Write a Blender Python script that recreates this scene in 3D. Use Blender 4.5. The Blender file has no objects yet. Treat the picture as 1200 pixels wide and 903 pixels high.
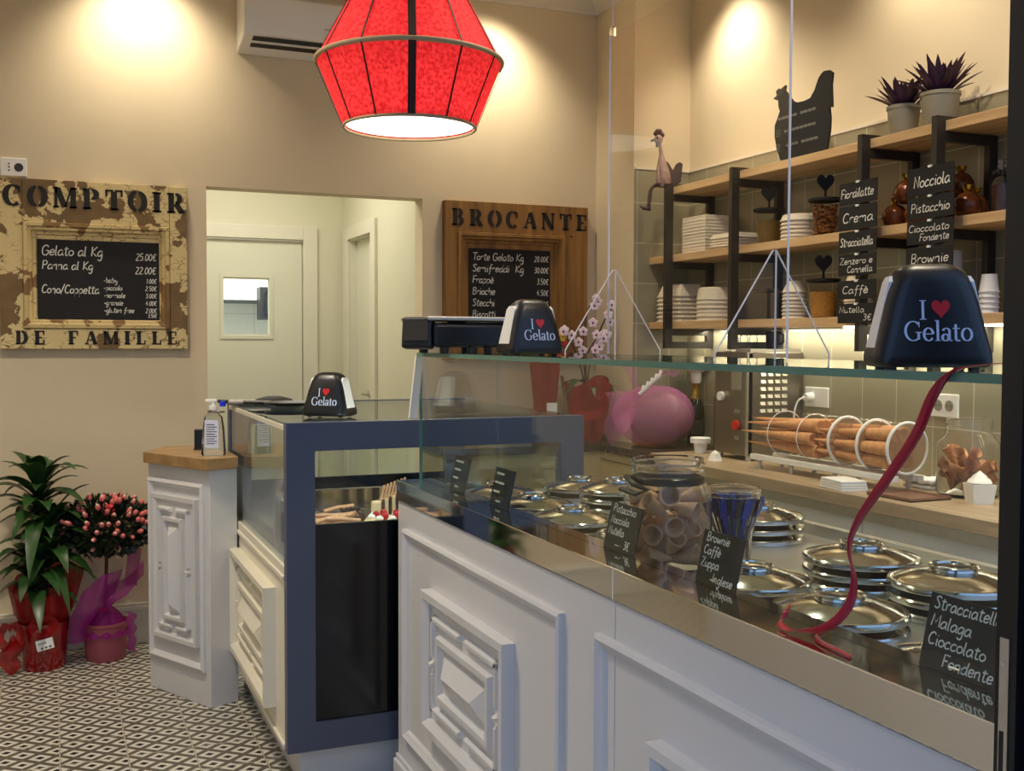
import bpy, bmesh, math, random
from mathutils import Vector, Matrix
random.seed(7)
scene = bpy.context.scene
COL = scene.collection
PI = math.pi
def rad(a): return a*PI/180

# ---------------------------------------------------------------- camera
CAM_H = 1.38
yaw, pitch, roll = rad(23.0245), rad(2.3723), rad(0.2)
F = Vector((math.sin(yaw)*math.cos(pitch), math.cos(yaw)*math.cos(pitch), -math.sin(pitch)))
r0 = Vector((math.cos(yaw), -math.sin(yaw), 0)); u0 = r0.cross(F)
rr = r0*math.cos(roll)+u0*math.sin(roll); uu = u0*math.cos(roll)-r0*math.sin(roll)
cam = bpy.data.objects.new('camera', bpy.data.cameras.new('camera'))
COL.objects.link(cam)
cam.matrix_world = Matrix(((rr.x,uu.x,-F.x,0),(rr.y,uu.y,-F.y,0),(rr.z,uu.z,-F.z,CAM_H),(0,0,0,1)))
cam.data.sensor_fit = 'HORIZONTAL'; cam.data.sensor_width = 36; cam.data.lens = 36*1270/1200
cam.data.clip_start = 0.02
scene.camera = cam

# ---------------------------------------------------------------- world, lights, exposure
vs = scene.view_settings
vs.view_transform = 'Standard'; vs.look = 'None'; vs.gamma = 1; vs.use_curve_mapping = False
vs.exposure = 0.0
world = bpy.data.worlds.new('street_daylight'); scene.world = world; world.use_nodes = True
wn = world.node_tree; bg = wn.nodes['Background']
tc = wn.nodes.new('ShaderNodeTexCoord'); sx = wn.nodes.new('ShaderNodeSeparateXYZ')
rp = wn.nodes.new('ShaderNodeValToRGB')
wn.links.new(tc.outputs['Generated'], sx.inputs[0]); 
mr = wn.nodes.new('ShaderNodeMapRange'); mr.inputs[1].default_value=-1; mr.inputs[2].default_value=1
wn.links.new(sx.outputs['Z'], mr.inputs[0]); wn.links.new(mr.outputs[0], rp.inputs[0])
e = rp.color_ramp.elements
e[0].position=0.40; e[0].color=(.10,.10,.11,1); e[1].position=0.62; e[1].color=(.36,.56,1.0,1)
wn.links.new(rp.outputs[0], bg.inputs[0]); bg.inputs[1].default_value = 1.25
WARM = (1.0,.86,.66)
def lamp(name, kind, loc, power, col=WARM, aim=None, size=.05, angle=90, blend=.6, sizey=None):
    d = bpy.data.lights.new(name, kind); d.energy = power; d.color = col
    o = bpy.data.objects.new(name, d); COL.objects.link(o); o.location = loc
    if kind == 'SPOT': d.spot_size = rad(angle); d.spot_blend = blend; d.shadow_soft_size = size
    if kind == 'POINT': d.shadow_soft_size = size
    if kind == 'AREA':
        d.size = size
        if sizey: d.shape='RECTANGLE'; d.size_y = sizey
    if aim is not None:
        o.rotation_euler = (Vector(aim)-Vector(loc)).to_track_quat('-Z','Y').to_euler()
    return o
# ceiling spots of the shop
lamp('ceiling_or_added_spot','SPOT',(2.04,4.88,3.06),42,aim=(2.04,5.16,2.45),angle=110,blend=1)
lamp('ceiling_or_added_spot','SPOT',(.38,4.88,3.06),42,aim=(.38,5.16,2.45),angle=110,blend=1)
lamp('ceiling_or_added_spot','SPOT',(-1.25,4.86,3.06),36,aim=(-1.25,5.16,2.4),angle=110,blend=1)
lamp('ceiling_or_added_spot','SPOT',(2.74,4.33,3.06),34,aim=(3.0,4.33,2.45),angle=110,blend=1)
lamp('ceiling_or_added_spot','SPOT',(2.70,3.10,3.06),26,aim=(3.0,3.10,2.4),angle=110,blend=1)
lamp('ceiling_or_added_spot','SPOT',(2.62,2.00,3.08),25,aim=(3.0,2.00,2.2),angle=110,blend=1)
lamp('ceiling_or_added_spot','SPOT',(1.65,2.9,3.12),70,aim=(1.6,2.8,.9),angle=100,blend=.8)
lamp('ceiling_or_added_spot','SPOT',(1.55,1.5,3.12),60,aim=(1.5,1.5,.9),angle=100,blend=.8)
lamp('ceiling_or_added_spot','SPOT',(-.1,3.3,3.12),125,aim=(.1,3.5,.0),angle=125,blend=.9)
# added spots brightening the shelf goods, then the back room lamp
lamp('ceiling_or_added_spot','SPOT',(1.95,3.75,3.12),58,aim=(2.85,3.95,1.7),angle=80,blend=.9)
lamp('ceiling_or_added_spot','SPOT',(1.95,2.6,3.12),42,aim=(2.85,2.7,1.7),angle=80,blend=.9)
lamp('back_room_ceiling_light','AREA',(.95,6.0,2.58),17,col=(1,.96,.84),aim=(.95,6.0,0),size=.8)
lamp('added_wall_left_spot','SPOT',(-.30,3.2,3.06),48,col=(1,.97,.92),aim=(-.75,3.3,.2),angle=120,blend=1)  # added spots on the unseen left wall, for the mirror edge's reflection
lamp('added_wall_left_spot','SPOT',(-.30,2.0,3.06),30,col=(1,.97,.92),aim=(-.75,2.0,.2),angle=120,blend=1)
lamp('kitchen_ceiling_light','AREA',(1.15,7.9,2.5),60,col=(.95,1,1),aim=(1.15,7.9,0),size=1.0)
# LED strip under the low wall shelf
lamp('shelf_strip_light','AREA',(2.94,3.05,1.428),10,col=(1,.93,.76),aim=(2.93,3.0,.9),size=.03,sizey=3.0).data.size=3.2
bpy.data.objects['shelf_strip_light'].data.size_y=.03
bpy.data.objects['shelf_strip_light'].rotation_euler=(rad(-12),0,rad(90))

# ---------------------------------------------------------------- materials
def S(r,g,b):
    f = lambda c: (c/255/12.92) if c/255 <= .04045 else ((c/255+.055)/1.055)**2.4
    return (f(r),f(g),f(b),1)
def mat(name, col, rough=.5, metal=0, var=0, scale=8, spec=None, trans=0, ior=1.45, emis=None, estr=0, coat=0, alpha=None, bump=0, sheen=0):
    m = bpy.data.materials.new(name); m.use_nodes = True
    nt = m.node_tree; b = nt.nodes['Principled BSDF']
    if len(col) == 3: col = (*col,1)
    b.inputs['Base Color'].default_value = col; b.inputs['Roughness'].default_value = rough
    b.inputs['Metallic'].default_value = metal
    if spec is not None: b.inputs['Specular IOR Level'].default_value = spec
    if trans: b.inputs['Transmission Weight'].default_value = trans; b.inputs['IOR'].default_value = ior
    if coat: b.inputs['Coat Weight'].default_value = coat
    if emis: b.inputs['Emission Color'].default_value = (*emis[:3],1); b.inputs['Emission Strength'].default_value = estr
    if var or bump:
        t = nt.nodes.new('ShaderNodeTexCoord')
        n = nt.nodes.new('ShaderNodeTexNoise'); n.inputs['Scale'].default_value = scale; n.inputs['Detail'].default_value = 4
        nt.links.new(t.outputs['Object'], n.inputs['Vector'])
        if var:
            r = nt.nodes.new('ShaderNodeValToRGB')
            r.color_ramp.elements[0].position=.3; r.color_ramp.elements[1].position=.7
            r.color_ramp.elements[0].color=tuple(c*(1-var) for c in col[:3])+(1,)
            r.color_ramp.elements[1].color=tuple(min(1,c*(1+var)) for c in col[:3])+(1,)
            nt.links.new(n.outputs['Fac'], r.inputs[0]); nt.links.new(r.outputs[0], b.inputs['Base Color'])
        if bump:
            bp = nt.nodes.new('ShaderNodeBump'); bp.inputs['Strength'].default_value = bump; bp.inputs['Distance'].default_value=.01
            nt.links.new(n.outputs['Fac'], bp.inputs['Height']); nt.links.new(bp.outputs[0], b.inputs['Normal'])
    return m
def mat_pane(name, tint, refl=.03, rough=.0, graz=.9):
    # thin flat glass: see-through with a Fresnel reflection
    m = bpy.data.materials.new(name); m.use_nodes = True; nt = m.node_tree
    nt.nodes.remove(nt.nodes['Principled BSDF']); out = nt.nodes['Material Output']
    t = nt.nodes.new('ShaderNodeBsdfTransparent'); t.inputs[0].default_value = (*tint,1)
    g = nt.nodes.new('ShaderNodeBsdfGlossy'); g.inputs['Roughness'].default_value = rough
    lw = nt.nodes.new('ShaderNodeLayerWeight'); lw.inputs[0].default_value = .5
    fr = nmath(nt,'MULTIPLY_ADD',nmath(nt,'POWER',lw.outputs['Facing'],5.0),graz); fr.node.inputs[2].default_value = refl
    mx = nt.nodes.new('ShaderNodeMixShader')
    nt.links.new(fr, mx.inputs[0]); nt.links.new(t.outputs[0], mx.inputs[1]); nt.links.new(g.outputs[0], mx.inputs[2])
    nt.links.new(mx.outputs[0], out.inputs[0]); return m
def mat_sheer(name, col, opacity=.5, trans=.5, rough=.5, mottle=None, tint=None):
    # tulle, cellophane, fabric that lets light through
    m = bpy.data.materials.new(name); m.use_nodes = True; nt = m.node_tree
    b = nt.nodes['Principled BSDF']; out = nt.nodes['Material Output']
    b.inputs['Base Color'].default_value = col; b.inputs['Roughness'].default_value = rough
    tl = nt.nodes.new('ShaderNodeBsdfTranslucent'); tl.inputs[0].default_value = col
    if mottle:
        tx = nt.nodes.new('ShaderNodeTexCoord'); nz = nt.nodes.new('ShaderNodeTexNoise'); nz.inputs['Scale'].default_value = 90; nz.inputs['Detail'].default_value = 6
        nt.links.new(tx.outputs['Object'], nz.inputs['Vector']); rm = nt.nodes.new('ShaderNodeValToRGB')
        rm.color_ramp.elements[0].position=.36; rm.color_ramp.elements[1].position=.62; rm.color_ramp.elements[0].color=mottle; rm.color_ramp.elements[1].color=col
        nt.links.new(nz.outputs['Fac'], rm.inputs[0]); nt.links.new(rm.outputs[0], tl.inputs[0]); nt.links.new(rm.outputs[0], b.inputs['Base Color'])
    m1 = nt.nodes.new('ShaderNodeMixShader'); m1.inputs[0].default_value = trans
    nt.links.new(b.outputs[0], m1.inputs[1]); nt.links.new(tl.outputs[0], m1.inputs[2])
    tr = nt.nodes.new('ShaderNodeBsdfTransparent'); tr.inputs[0].default_value = tint or tuple(min(1,.55+.45*c) for c in col[:3])+(1,)
    m2 = nt.nodes.new('ShaderNodeMixShader'); m2.inputs[0].default_value = opacity
    nt.links.new(tr.outputs[0], m2.inputs[1]); nt.links.new(m1.outputs[0], m2.inputs[2])
    nt.links.new(m2.outputs[0], out.inputs[0]); return m
def nmath(nt, op, a, b=None):
    n = nt.nodes.new('ShaderNodeMath'); n.operation = op
    for i,v in enumerate((a,b)):
        if v is None: continue
        if isinstance(v,(int,float)): n.inputs[i].default_value = v
        else: nt.links.new(v, n.inputs[i])
    return n.outputs[0]
def mixcol(nt, fac, c1, c2):
    n = nt.nodes.new('ShaderNodeMix'); n.data_type='RGBA'
    for k,v in ((0,fac),(6,c1),(7,c2)):
        if isinstance(v,(int,float,tuple)): n.inputs[k].default_value = v
        else: nt.links.new(v, n.inputs[k])
    return n.outputs[2]
def pos_xyz(nt):
    g = nt.nodes.new('ShaderNodeNewGeometry'); s = nt.nodes.new('ShaderNodeSeparateXYZ')
    nt.links.new(g.outputs['Position'], s.inputs[0]); return s.outputs
def mat_floor():
    m = bpy.data.materials.new('patterned_floor_tile'); m.use_nodes=True; nt=m.node_tree; b=nt.nodes['Principled BSDF']
    X,Y,Z = pos_xyz(nt)
    u = nmath(nt,'ADD',nmath(nt,'DIVIDE',X,.104),nmath(nt,'DIVIDE',Y,.104*.86))
    v = nmath(nt,'SUBTRACT',nmath(nt,'DIVIDE',X,.104),nmath(nt,'DIVIDE',Y,.104*.86))
    def cell(w):
        return nmath(nt,'ABSOLUTE',nmath(nt,'SUBTRACT',nmath(nt,'FRACT',nmath(nt,'ADD',w,40.0)),.5))
    d = nmath(nt,'MAXIMUM',cell(u),cell(v))
    n = nt.nodes.new('ShaderNodeTexNoise'); n.inputs['Scale'].default_value=3
    band = nmath(nt,'GREATER_THAN',d,.355); core = nmath(nt,'LESS_THAN',d,.155)
    c = mixcol(nt, band, S(214,210,196), S(98,93,80))
    c = mixcol(nt, core, c, S(34,31,28))
    def grout(w): return nmath(nt,'LESS_THAN',nmath(nt,'ABSOLUTE',nmath(nt,'SUBTRACT',nmath(nt,'FRACT',nmath(nt,'ADD',nmath(nt,'DIVIDE',w,.208),20.46)),.5)),.012)
    c = mixcol(nt, nmath(nt,'MAXIMUM',grout(X),grout(Y)), c, S(176,168,148))
    nt.links.new(c, b.inputs['Base Color']); b.inputs['Roughness'].default_value=.33
    return m
def mat_tiles(name, col, grout, th, w, zo, yo, axis='Y', rough=.25):
    m = bpy.data.materials.new(name); m.use_nodes=True; nt=m.node_tree; b=nt.nodes['Principled BSDF']
    X,Y,Z = pos_xyz(nt); H = Y if axis=='Y' else X
    def line(wv, per, off, t): return nmath(nt,'LESS_THAN',nmath(nt,'ABSOLUTE',nmath(nt,'SUBTRACT',nmath(nt,'FRACT',nmath(nt,'ADD',nmath(nt,'DIVIDE',nmath(nt,'SUBTRACT',wv,off),per),20.5)),.5)),t/per/2)
    n = nt.nodes.new('ShaderNodeTexNoise'); n.inputs['Scale'].default_value=2.5
    g = nt.nodes.new('ShaderNodeNewGeometry'); nt.links.new(g.outputs['Position'], n.inputs['Vector'])
    base = mixcol(nt, n.outputs['Fac'], tuple(c*.82 for c in col[:3])+(1,), tuple(min(1,c*1.18) for c in col[:3])+(1,))
    ln = nmath(nt,'MAXIMUM',line(Z,th,zo,.0045),line(H,w,yo,.004))
    c = mixcol(nt, ln, base, grout)
    nt.links.new(c, b.inputs['Base Color']); b.inputs['Roughness'].default_value=rough
    bp = nt.nodes.new('ShaderNodeBump'); bp.inputs['Strength'].default_value=.4; bp.inputs['Distance'].default_value=.002; bp.invert=True
    nt.links.new(ln, bp.inputs['Height']); nt.links.new(bp.outputs[0], b.inputs['Normal'])
    return m
def mat_wood(name, c1, c2, axis=1, scale=1.0, rough=.45):
    m = bpy.data.materials.new(name); m.use_nodes=True; nt=m.node_tree; b=nt.nodes['Principled BSDF']
    t = nt.nodes.new('ShaderNodeTexCoord'); mp = nt.nodes.new('ShaderNodeMapping')
    sc = [30*scale]*3; sc[axis] = 2.2*scale
    mp.inputs['Scale'].default_value = sc
    nt.links.new(t.outputs['Object'], mp.inputs['Vector'])
    n = nt.nodes.new('ShaderNodeTexNoise'); n.inputs['Scale'].default_value=1.0; n.inputs['Detail'].default_value=5
    nt.links.new(mp.outputs[0], n.inputs['Vector'])
    r = nt.nodes.new('ShaderNodeValToRGB'); r.color_ramp.elements[0].position=.32; r.color_ramp.elements[1].position=.7
    r.color_ramp.elements[0].color=c1; r.color_ramp.elements[1].color=c2
    nt.links.new(n.outputs['Fac'], r.inputs[0]); nt.links.new(r.outputs[0], b.inputs['Base Color'])
    b.inputs['Roughness'].default_value=rough; return m
def mat_peeling(name, paint, wood1, wood2, amount=.5):
    m = bpy.data.materials.new(name); m.use_nodes=True; nt=m.node_tree; b=nt.nodes['Principled BSDF']
    t = nt.nodes.new('ShaderNodeTexCoord')
    n1 = nt.nodes.new('ShaderNodeTexNoise'); n1.inputs['Scale'].default_value=5.5; n1.inputs['Detail'].default_value=6
    n2 = nt.nodes.new('ShaderNodeTexNoise'); n2.inputs['Scale'].default_value=18; n2.inputs['Detail'].default_value=5
    vo = nt.nodes.new('ShaderNodeTexVoronoi'); vo.feature='DISTANCE_TO_EDGE'; vo.inputs['Scale'].default_value=26
    for n in (n1,n2,vo): nt.links.new(t.outputs['Object'], n.inputs['Vector'])
    wood = mixcol(nt, n2.outputs['Fac'], wood1, wood2)
    mpv = nt.nodes.new('ShaderNodeMapping'); mpv.inputs['Scale'].default_value=(1,1,2.2); nt.links.new(t.outputs['Object'],mpv.inputs['Vector']); nt.links.new(mpv.outputs[0],vo.inputs['Vector'])
    crack = nmath(nt,'GREATER_THAN',vo.outputs['Distance'],nmath(nt,'MULTIPLY',nmath(nt,'SUBTRACT',n2.outputs['Fac'],.46),.28))
    has = nmath(nt,'GREATER_THAN',n1.outputs['Fac'],amount)
    c = mixcol(nt, nmath(nt,'MULTIPLY',crack,has), wood, paint)
    nt.links.new(c, b.inputs['Base Color']); b.inputs['Roughness'].default_value=.7
    bp = nt.nodes.new('ShaderNodeBump'); bp.inputs['Strength'].default_value=.5; bp.inputs['Distance'].default_value=.003
    nt.links.new(has, bp.inputs['Height']); nt.links.new(bp.outputs[0], b.inputs['Normal'])
    return m
M = {}
M['wall'] = mat('beige_wall_paint', S(218,203,171), .75, var=.03, scale=3)
M['wallback'] = mat('back_room_paint', S(212,208,184), .75, var=.02, scale=3)
M['ceil'] = mat('white_ceiling_paint', S(222,214,198), .8, var=.02)
M['floor'] = mat_floor()
M['tile'] = mat_tiles('olive_wall_tile', S(150,144,118), S(196,188,162), .2, .19, 1.068, 3.252, 'Y', .2)
M['tilex'] = mat_tiles('olive_wall_tile_niche', S(150,144,118), S(196,188,162), .2, .19, 1.068, 2.88, 'X', .2)
M['white'] = mat('white_lacquer', S(212,211,210), .38, var=.015, scale=4)
M['cream'] = mat('cream_lacquer', S(232,226,206), .4, var=.015, scale=4)
M['trim'] = mat('cream_trim_paint', S(216,211,192), .5, var=.02)
M['door'] = mat('pale_door_paint', S(214,212,192), .45, var=.015, scale=2)
M['grayblue'] = mat('blue_grey_metal_paint', S(74,82,102), .35, var=.03, scale=3)
M['blackgloss'] = mat('black_gloss_panel', S(11,14,20), .14)
M['black'] = mat('black_plastic', S(17,18,21), .35)
M['blackmatte'] = mat('black_matte', S(20,20,20), .6, var=.1, scale=10)
M['iron'] = mat('dark_grey_iron', S(58,54,48), .45, metal=.3, var=.06, scale=12)
M['chalk'] = mat('chalkboard', S(17,17,17), .75, var=.12, scale=9)
M['ink'] = mat('white_chalk_marker', S(225,225,215), .8, var=.04)
M['inkfaint'] = mat('smudged_chalk', S(120,118,112), .8, var=.3, scale=60)
M['stencil'] = mat('black_stencil_paint', S(24,20,16), .7, var=.2, scale=30)
M['steel'] = mat('polished_steel', S(205,203,198), .13, metal=1)
M['steelb'] = mat('brushed_steel', S(200,197,190), .36, metal=1, var=.05, scale=40)
M['mirror'] = mat('mirror_steel', S(228,226,222), .06, metal=1)
M['machine'] = mat('satin_steel', S(150,142,130), .34, metal=1, var=.04, scale=20)
M['slot'] = mat('pressed_louver', S(222,214,196), .3, metal=.6)
M['woodlight'] = mat_wood('light_oak', S(186,150,104), S(220,188,140), 1)
M['woodtop'] = mat_wood('oak_worktop', S(148,126,98), S(184,160,128), 1)
M['woodped'] = mat_wood('oak_counter_top', S(142,110,68), S(172,138,92), 0, .6)
M['oldwood'] = mat_wood('old_brown_wood', S(112,76,30), S(160,116,56), 2, .7, .6)
M['peel'] = mat_peeling('peeling_cream_paint', S(216,196,140), S(92,72,42), S(136,108,66), .50)
M['peelm'] = mat_peeling('peeling_cream_moulding', S(206,184,128), S(108,80,46), S(150,116,70), .50)
M['pane'] = mat_pane('clear_pane', (.95,.98,.965))
M['paneg'] = mat_pane('greenish_pane', (.90,.97,.94))
M['acryl'] = mat_pane('clear_acrylic', (.985,.985,.985), .008, .0, .25)
M['beigedisc'] = mat_sheer('beige_translucent_disc', S(214,190,160), .26, .4, .4)
M['edge'] = mat('green_glass_edge', S(104,152,134), .12, trans=.25, spec=.6)
M['acedge'] = mat('painted_bright_acrylic_edge', S(240,230,222), .65, spec=.1)  # light in the acrylic edges put into a pale opaque colour
M['deck'] = mat('satin_deck_steel', S(206,203,196), .44, metal=1)
M['glass'] = mat('jar_glass', (1,1,1), .0, trans=1, ior=1.33)
M['plastic'] = mat('clear_plastic', (.98,.98,.98), .05, trans=1, ior=1.08)
M['pulp'] = mat('white_pulp_foam', S(232,222,198), .65, var=.02)
M['paper'] = mat('white_paper', S(240,238,232), .7)
M['plwhite'] = mat('white_plastic', S(236,234,226), .35)
M['red'] = mat('red_heart_print', S(200,24,34), .45)
M['label'] = mat('white_print', S(206,216,240), .45)
M['shade'] = mat_sheer('red_lampshade_fabric', S(206,56,62), .99, .5, .8, mottle=S(168,26,34))
M['seam'] = mat('dark_brown_seam', S(44,14,16), .7)
M['piping'] = mat('beige_piping', S(168,146,112), .7)
M['diffuser'] = mat('lamp_diffuser', (1,1,1), .5, emis=(1,.93,.80), estr=3.2)
M['led'] = mat('led_strip', (1,1,1), .5, emis=(1,.95,.82), estr=6)
M['ledv'] = mat('added_vitrine_led', (1,1,1), .5, emis=(.94,.97,1), estr=26)
M['postblack'] = mat('black_aluminium', S(9,10,13), .28)
M['leaf'] = mat('dark_green_leaf', S(44,78,34), .35, var=.45, scale=9)
M['leafd'] = mat('deep_green_leaf', S(26,42,22), .4, var=.35, scale=14)
M['stem'] = mat('brown_stem', S(82,58,38), .7)
M['bud'] = mat('pink_bud', S(236,124,118), .5, var=.2, scale=60)
M['budp'] = mat('pale_bud_tip', S(240,196,176), .5)
M['bloom'] = mat('coral_bloom', S(240,60,70), .5, var=.1)
M['redfoil'] = mat('red_cellophane', S(146,8,16), .12, coat=.6, var=.25, scale=14, bump=.5)
M['redsheer'] = mat_sheer('sheer_red_cellophane', S(168,14,22), .78, .35, .15)
M['tulle'] = mat_sheer('magenta_tulle', S(182,34,158), .48, .45, .6)
M['tullep'] = mat_sheer('pink_tulle', S(240,140,204), .30, .3, .6, tint=(.96,.86,.93,1))
M['mauvepot'] = mat('mauve_plastic_pot', S(150,74,86), .5)
M['soil'] = mat('dark_soil', S(40,30,22), .9, var=.3, scale=60)
M['eggchoc'] = mat('milk_chocolate_egg', S(128,110,92), .4)
M['choc'] = mat('milk_chocolate', S(70,50,40), .4)
M['purple'] = mat('purple_leaf', S(62,36,62), .42, var=.35, scale=20)
M['zinc'] = mat('grey_zinc_pot', S(150,146,128), .5, metal=.25, var=.08, scale=8)
M['cone'] = mat('waffle_cone', S(204,146,94), .7, var=.16, scale=40, bump=.4)
M['conein'] = mat('pale_wafer', S(206,160,122), .75, var=.1, scale=30)
M['nuts'] = mat('roasted_nuts', S(156,104,56), .6, var=.45, scale=60)
M['grain'] = mat('yellow_grain', S(196,142,62), .7, var=.2, scale=90)
M['graind'] = mat('brown_grain', S(138,112,58), .7, var=.2, scale=90)
M['amber'] = mat('amber_foil', S(104,56,26), .2, metal=.35, var=.4, scale=30, bump=.6)
M['spoonb'] = mat('blue_plastic_spoon', S(24,56,150), .2)
M['spoonk'] = mat('black_plastic_spoon', S(22,24,34), .25)
M['ribbon'] = mat('red_satin_ribbon', S(190,16,44), .3, coat=.3)
M['gold'] = mat('gold_foil', S(214,176,70), .25, metal=1)
M['bottle'] = mat('dark_green_bottle', S(14,22,12), .1)
M['redsw'] = mat('red_switch', S(196,40,24), .4)
M['blue'] = mat('blue_cap', S(24,50,220), .4)
M['petal'] = mat('white_orchid_petal', S(240,220,228), .5, var=.06, scale=40)
M['petalc'] = mat('magenta_orchid_centre', S(120,22,60), .5)
M['yellowf'] = mat('yellow_petal', S(222,190,60), .5)
M['fig'] = mat('painted_figurine', S(150,124,112), .6, var=.3, scale=40)
M['figd'] = mat('brown_figurine', S(70,52,48), .6, var=.2, scale=30)
M['stone'] = mat('dark_stone_top', S(62,50,42), .2, var=.2, scale=30)
M['beigecab'] = mat('beige_laminate', S(176,158,116), .5, var=.02)
M['whitecab'] = mat('white_laminate', S(232,228,216), .4, var=.015)
M['cake'] = mat('cream_cake', S(232,206,160), .6, var=.1, scale=40)
M['cherry'] = mat('glazed_cherry', S(190,14,30), .12)
M['sink'] = mat('brown_tray', S(134,98,78), .3, var=.1, scale=20)
M['gel'] = mat('clear_gel', (.93,.95,1), .05, trans=1, ior=1.15)
M['labelp'] = mat('pale_label', S(206,210,228), .5)

# ---------------------------------------------------------------- mesh building
class MB:
    def __init__(s): s.v=[]; s.f=[]
    def add(s, vs_, fs_, T=None):
        o=len(s.v)
        for p in vs_: s.v.append(tuple(T @ Vector(p)) if T is not None else tuple(p))
        for f in fs_: s.f.append(tuple(i+o for i in f))
        return s
    def box(s,x0,y0,z0,x1,y1,z1,T=None):
        v=[(x,y,z) for x in (x0,x1) for y in (y0,y1) for z in (z0,z1)]
        return s.add(v,[(0,1,3,2),(4,6,7,5),(0,4,5,1),(2,3,7,6),(0,2,6,4),(1,5,7,3)],T)
    def lathe(s,prof,n=32,T=None,a0=0,a1=2*PI):
        full=abs(a1-a0-2*PI)<1e-6; k=n if full else n+1
        v=[];f=[]
        for r,z in prof:
            for i in range(k):
                a=a0+(a1-a0)*i/n; v.append((r*math.cos(a),r*math.sin(a),z))
        for j in range(len(prof)-1):
            for i in range(n if full else n):
                i2=(i+1)%k
                f.append((j*k+i,j*k+i2,(j+1)*k+i2,(j+1)*k+i))
        return s.add(v,f,T)
    def cyl(s,p0,p1,r0,r1=None,n=16,cap=True):
        return s.tube([p0,p1],[r0,r0 if r1 is None else r1],n,cap)
    def tube(s,path,r,n=8,cap=True):
        P=[Vector(p) for p in path]; R=[r]*len(P) if isinstance(r,(int,float)) else r
        v=[];f=[];prev=None
        for i,p in enumerate(P):
            t=(P[min(i+1,len(P)-1)]-P[max(i-1,0)]).normalized()
            if prev is None:
                a=Vector((0,0,1)) if abs(t.z)<.9 else Vector((1,0,0)); x=t.cross(a).normalized()
            else:
                x=(prev-t*prev.dot(t))
                x = x.normalized() if x.length>1e-6 else t.orthogonal().normalized()
            y=t.cross(x); prev=x
            for k in range(n):
                a=2*PI*k/n; v.append(p+x*(R[i]*math.cos(a))+y*(R[i]*math.sin(a)))
        for i in range(len(P)-1):
            for k in range(n):
                k2=(k+1)%n; f.append((i*n+k,i*n+k2,(i+1)*n+k2,(i+1)*n+k))
        if cap:
            f.append(tuple(range(n-1,-1,-1))); f.append(tuple((len(P)-1)*n+k for k in range(n)))
        return s.add(v,f)
    def prism(s,poly,z0,z1,T=None):
        n=len(poly); v=[(x,y,z0) for x,y in poly]+[(x,y,z1) for x,y in poly]
        f=[tuple(range(n-1,-1,-1)),tuple(range(n,2*n))]+[(i,(i+1)%n,n+(i+1)%n,n+i) for i in range(n)]
        return s.add(v,f,T)
    def sph(s,c,rx,ry=None,rz=None,n=14,m=8,T=None):
        ry=rx if ry is None else ry; rz=rx if rz is None else rz
        v=[(c[0],c[1],c[2]-rz)];f=[]
        for j in range(1,m):
            t=PI*j/m
            for i in range(n):
                a=2*PI*i/n; v.append((c[0]+rx*math.sin(t)*math.cos(a),c[1]+ry*math.sin(t)*math.sin(a),c[2]-rz*math.cos(t)))
        v.append((c[0],c[1],c[2]+rz)); L=len(v)-1
        for i in range(n):
            f.append((0,1+(i+1)%n,1+i)); f.append((L,L-n+i,L-n+(i+1)%n))
        for j in range(m-2):
            for i in range(n):
                i2=(i+1)%n; f.append((1+j*n+i,1+j*n+i2,1+(j+1)*n+i2,1+(j+1)*n+i))
        return s.add(v,f,T)
    def grid(s,fn,nu,nv):
        v=[fn(i/nu,j/nv) for j in range(nv+1) for i in range(nu+1)]
        f=[(j*(nu+1)+i,j*(nu+1)+i+1,(j+1)*(nu+1)+i+1,(j+1)*(nu+1)+i) for j in range(nv) for i in range(nu)]
        return s.add(v,f)
    def ribbon2d(s,pts,w,T):
        # flat stroke of width w (number or list) along 2D points, placed by T
        n=len(pts); v=[];f=[]
        for i,(x,y) in enumerate(pts):
            a=pts[max(i-1,0)]; b=pts[min(i+1,n-1)]; dx,dy=b[0]-a[0],b[1]-a[1]; L=math.hypot(dx,dy) or 1
            ww=(w[i] if isinstance(w,list) else w)/2
            v.append((x-dy/L*ww,y+dx/L*ww,0)); v.append((x+dy/L*ww,y-dx/L*ww,0))
        f=[(2*i,2*i+1,2*i+3,2*i+2) for i in range(n-1)]
        return s.add(v,f,T)
    def build(s,name,m,parent=None,smooth=0,bevel=0,seg=2,solid=0,sub=0,keep=False):
        me=bpy.data.meshes.new(name); me.from_pydata(s.v,[],s.f); 
        if not keep:
            b=bmesh.new(); b.from_mesh(me); bmesh.ops.recalc_face_normals(b,faces=b.faces); b.to_mesh(me); b.free()
        me.materials.append(m); me.update()
        if smooth:
            me.polygons.foreach_set('use_smooth',[True]*len(me.polygons))
            me.set_sharp_from_angle(angle=rad(smooth if smooth>1 else 40))
        o=bpy.data.objects.new(name,me); COL.objects.link(o)
        if parent is not None: o.parent=parent
        if solid: 
            d=o.modifiers.new('solid','SOLIDIFY'); d.thickness=solid; d.offset=0
        if bevel:
            d=o.modifiers.new('bevel','BEVEL'); d.width=bevel; d.segments=seg; d.limit_method='ANGLE'; d.angle_limit=rad(35)
        if sub: 
            d=o.modifiers.new('sub','SUBSURF'); d.levels=sub; d.render_levels=sub
        return o
def thing(name,label,cat,loc=(0,0,0),rotz=0,group=None):
    o=bpy.data.objects.new(name,None); COL.objects.link(o); o.empty_display_size=.05
    o.location=loc; o.rotation_euler=(0,0,rotz); o['label']=label; o['category']=cat
    if group: o['group']=group
    return o
def tag(o,label,cat,group=None,kind=None):
    o['label']=label; o['category']=cat
    if group: o['group']=group
    if kind: o['kind']=kind
    return o
def at(o,loc,rotz=0): o.location=loc; o.rotation_euler=(0,0,rotz); return o
def struct(o): o['kind']='structure'; return o
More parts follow.
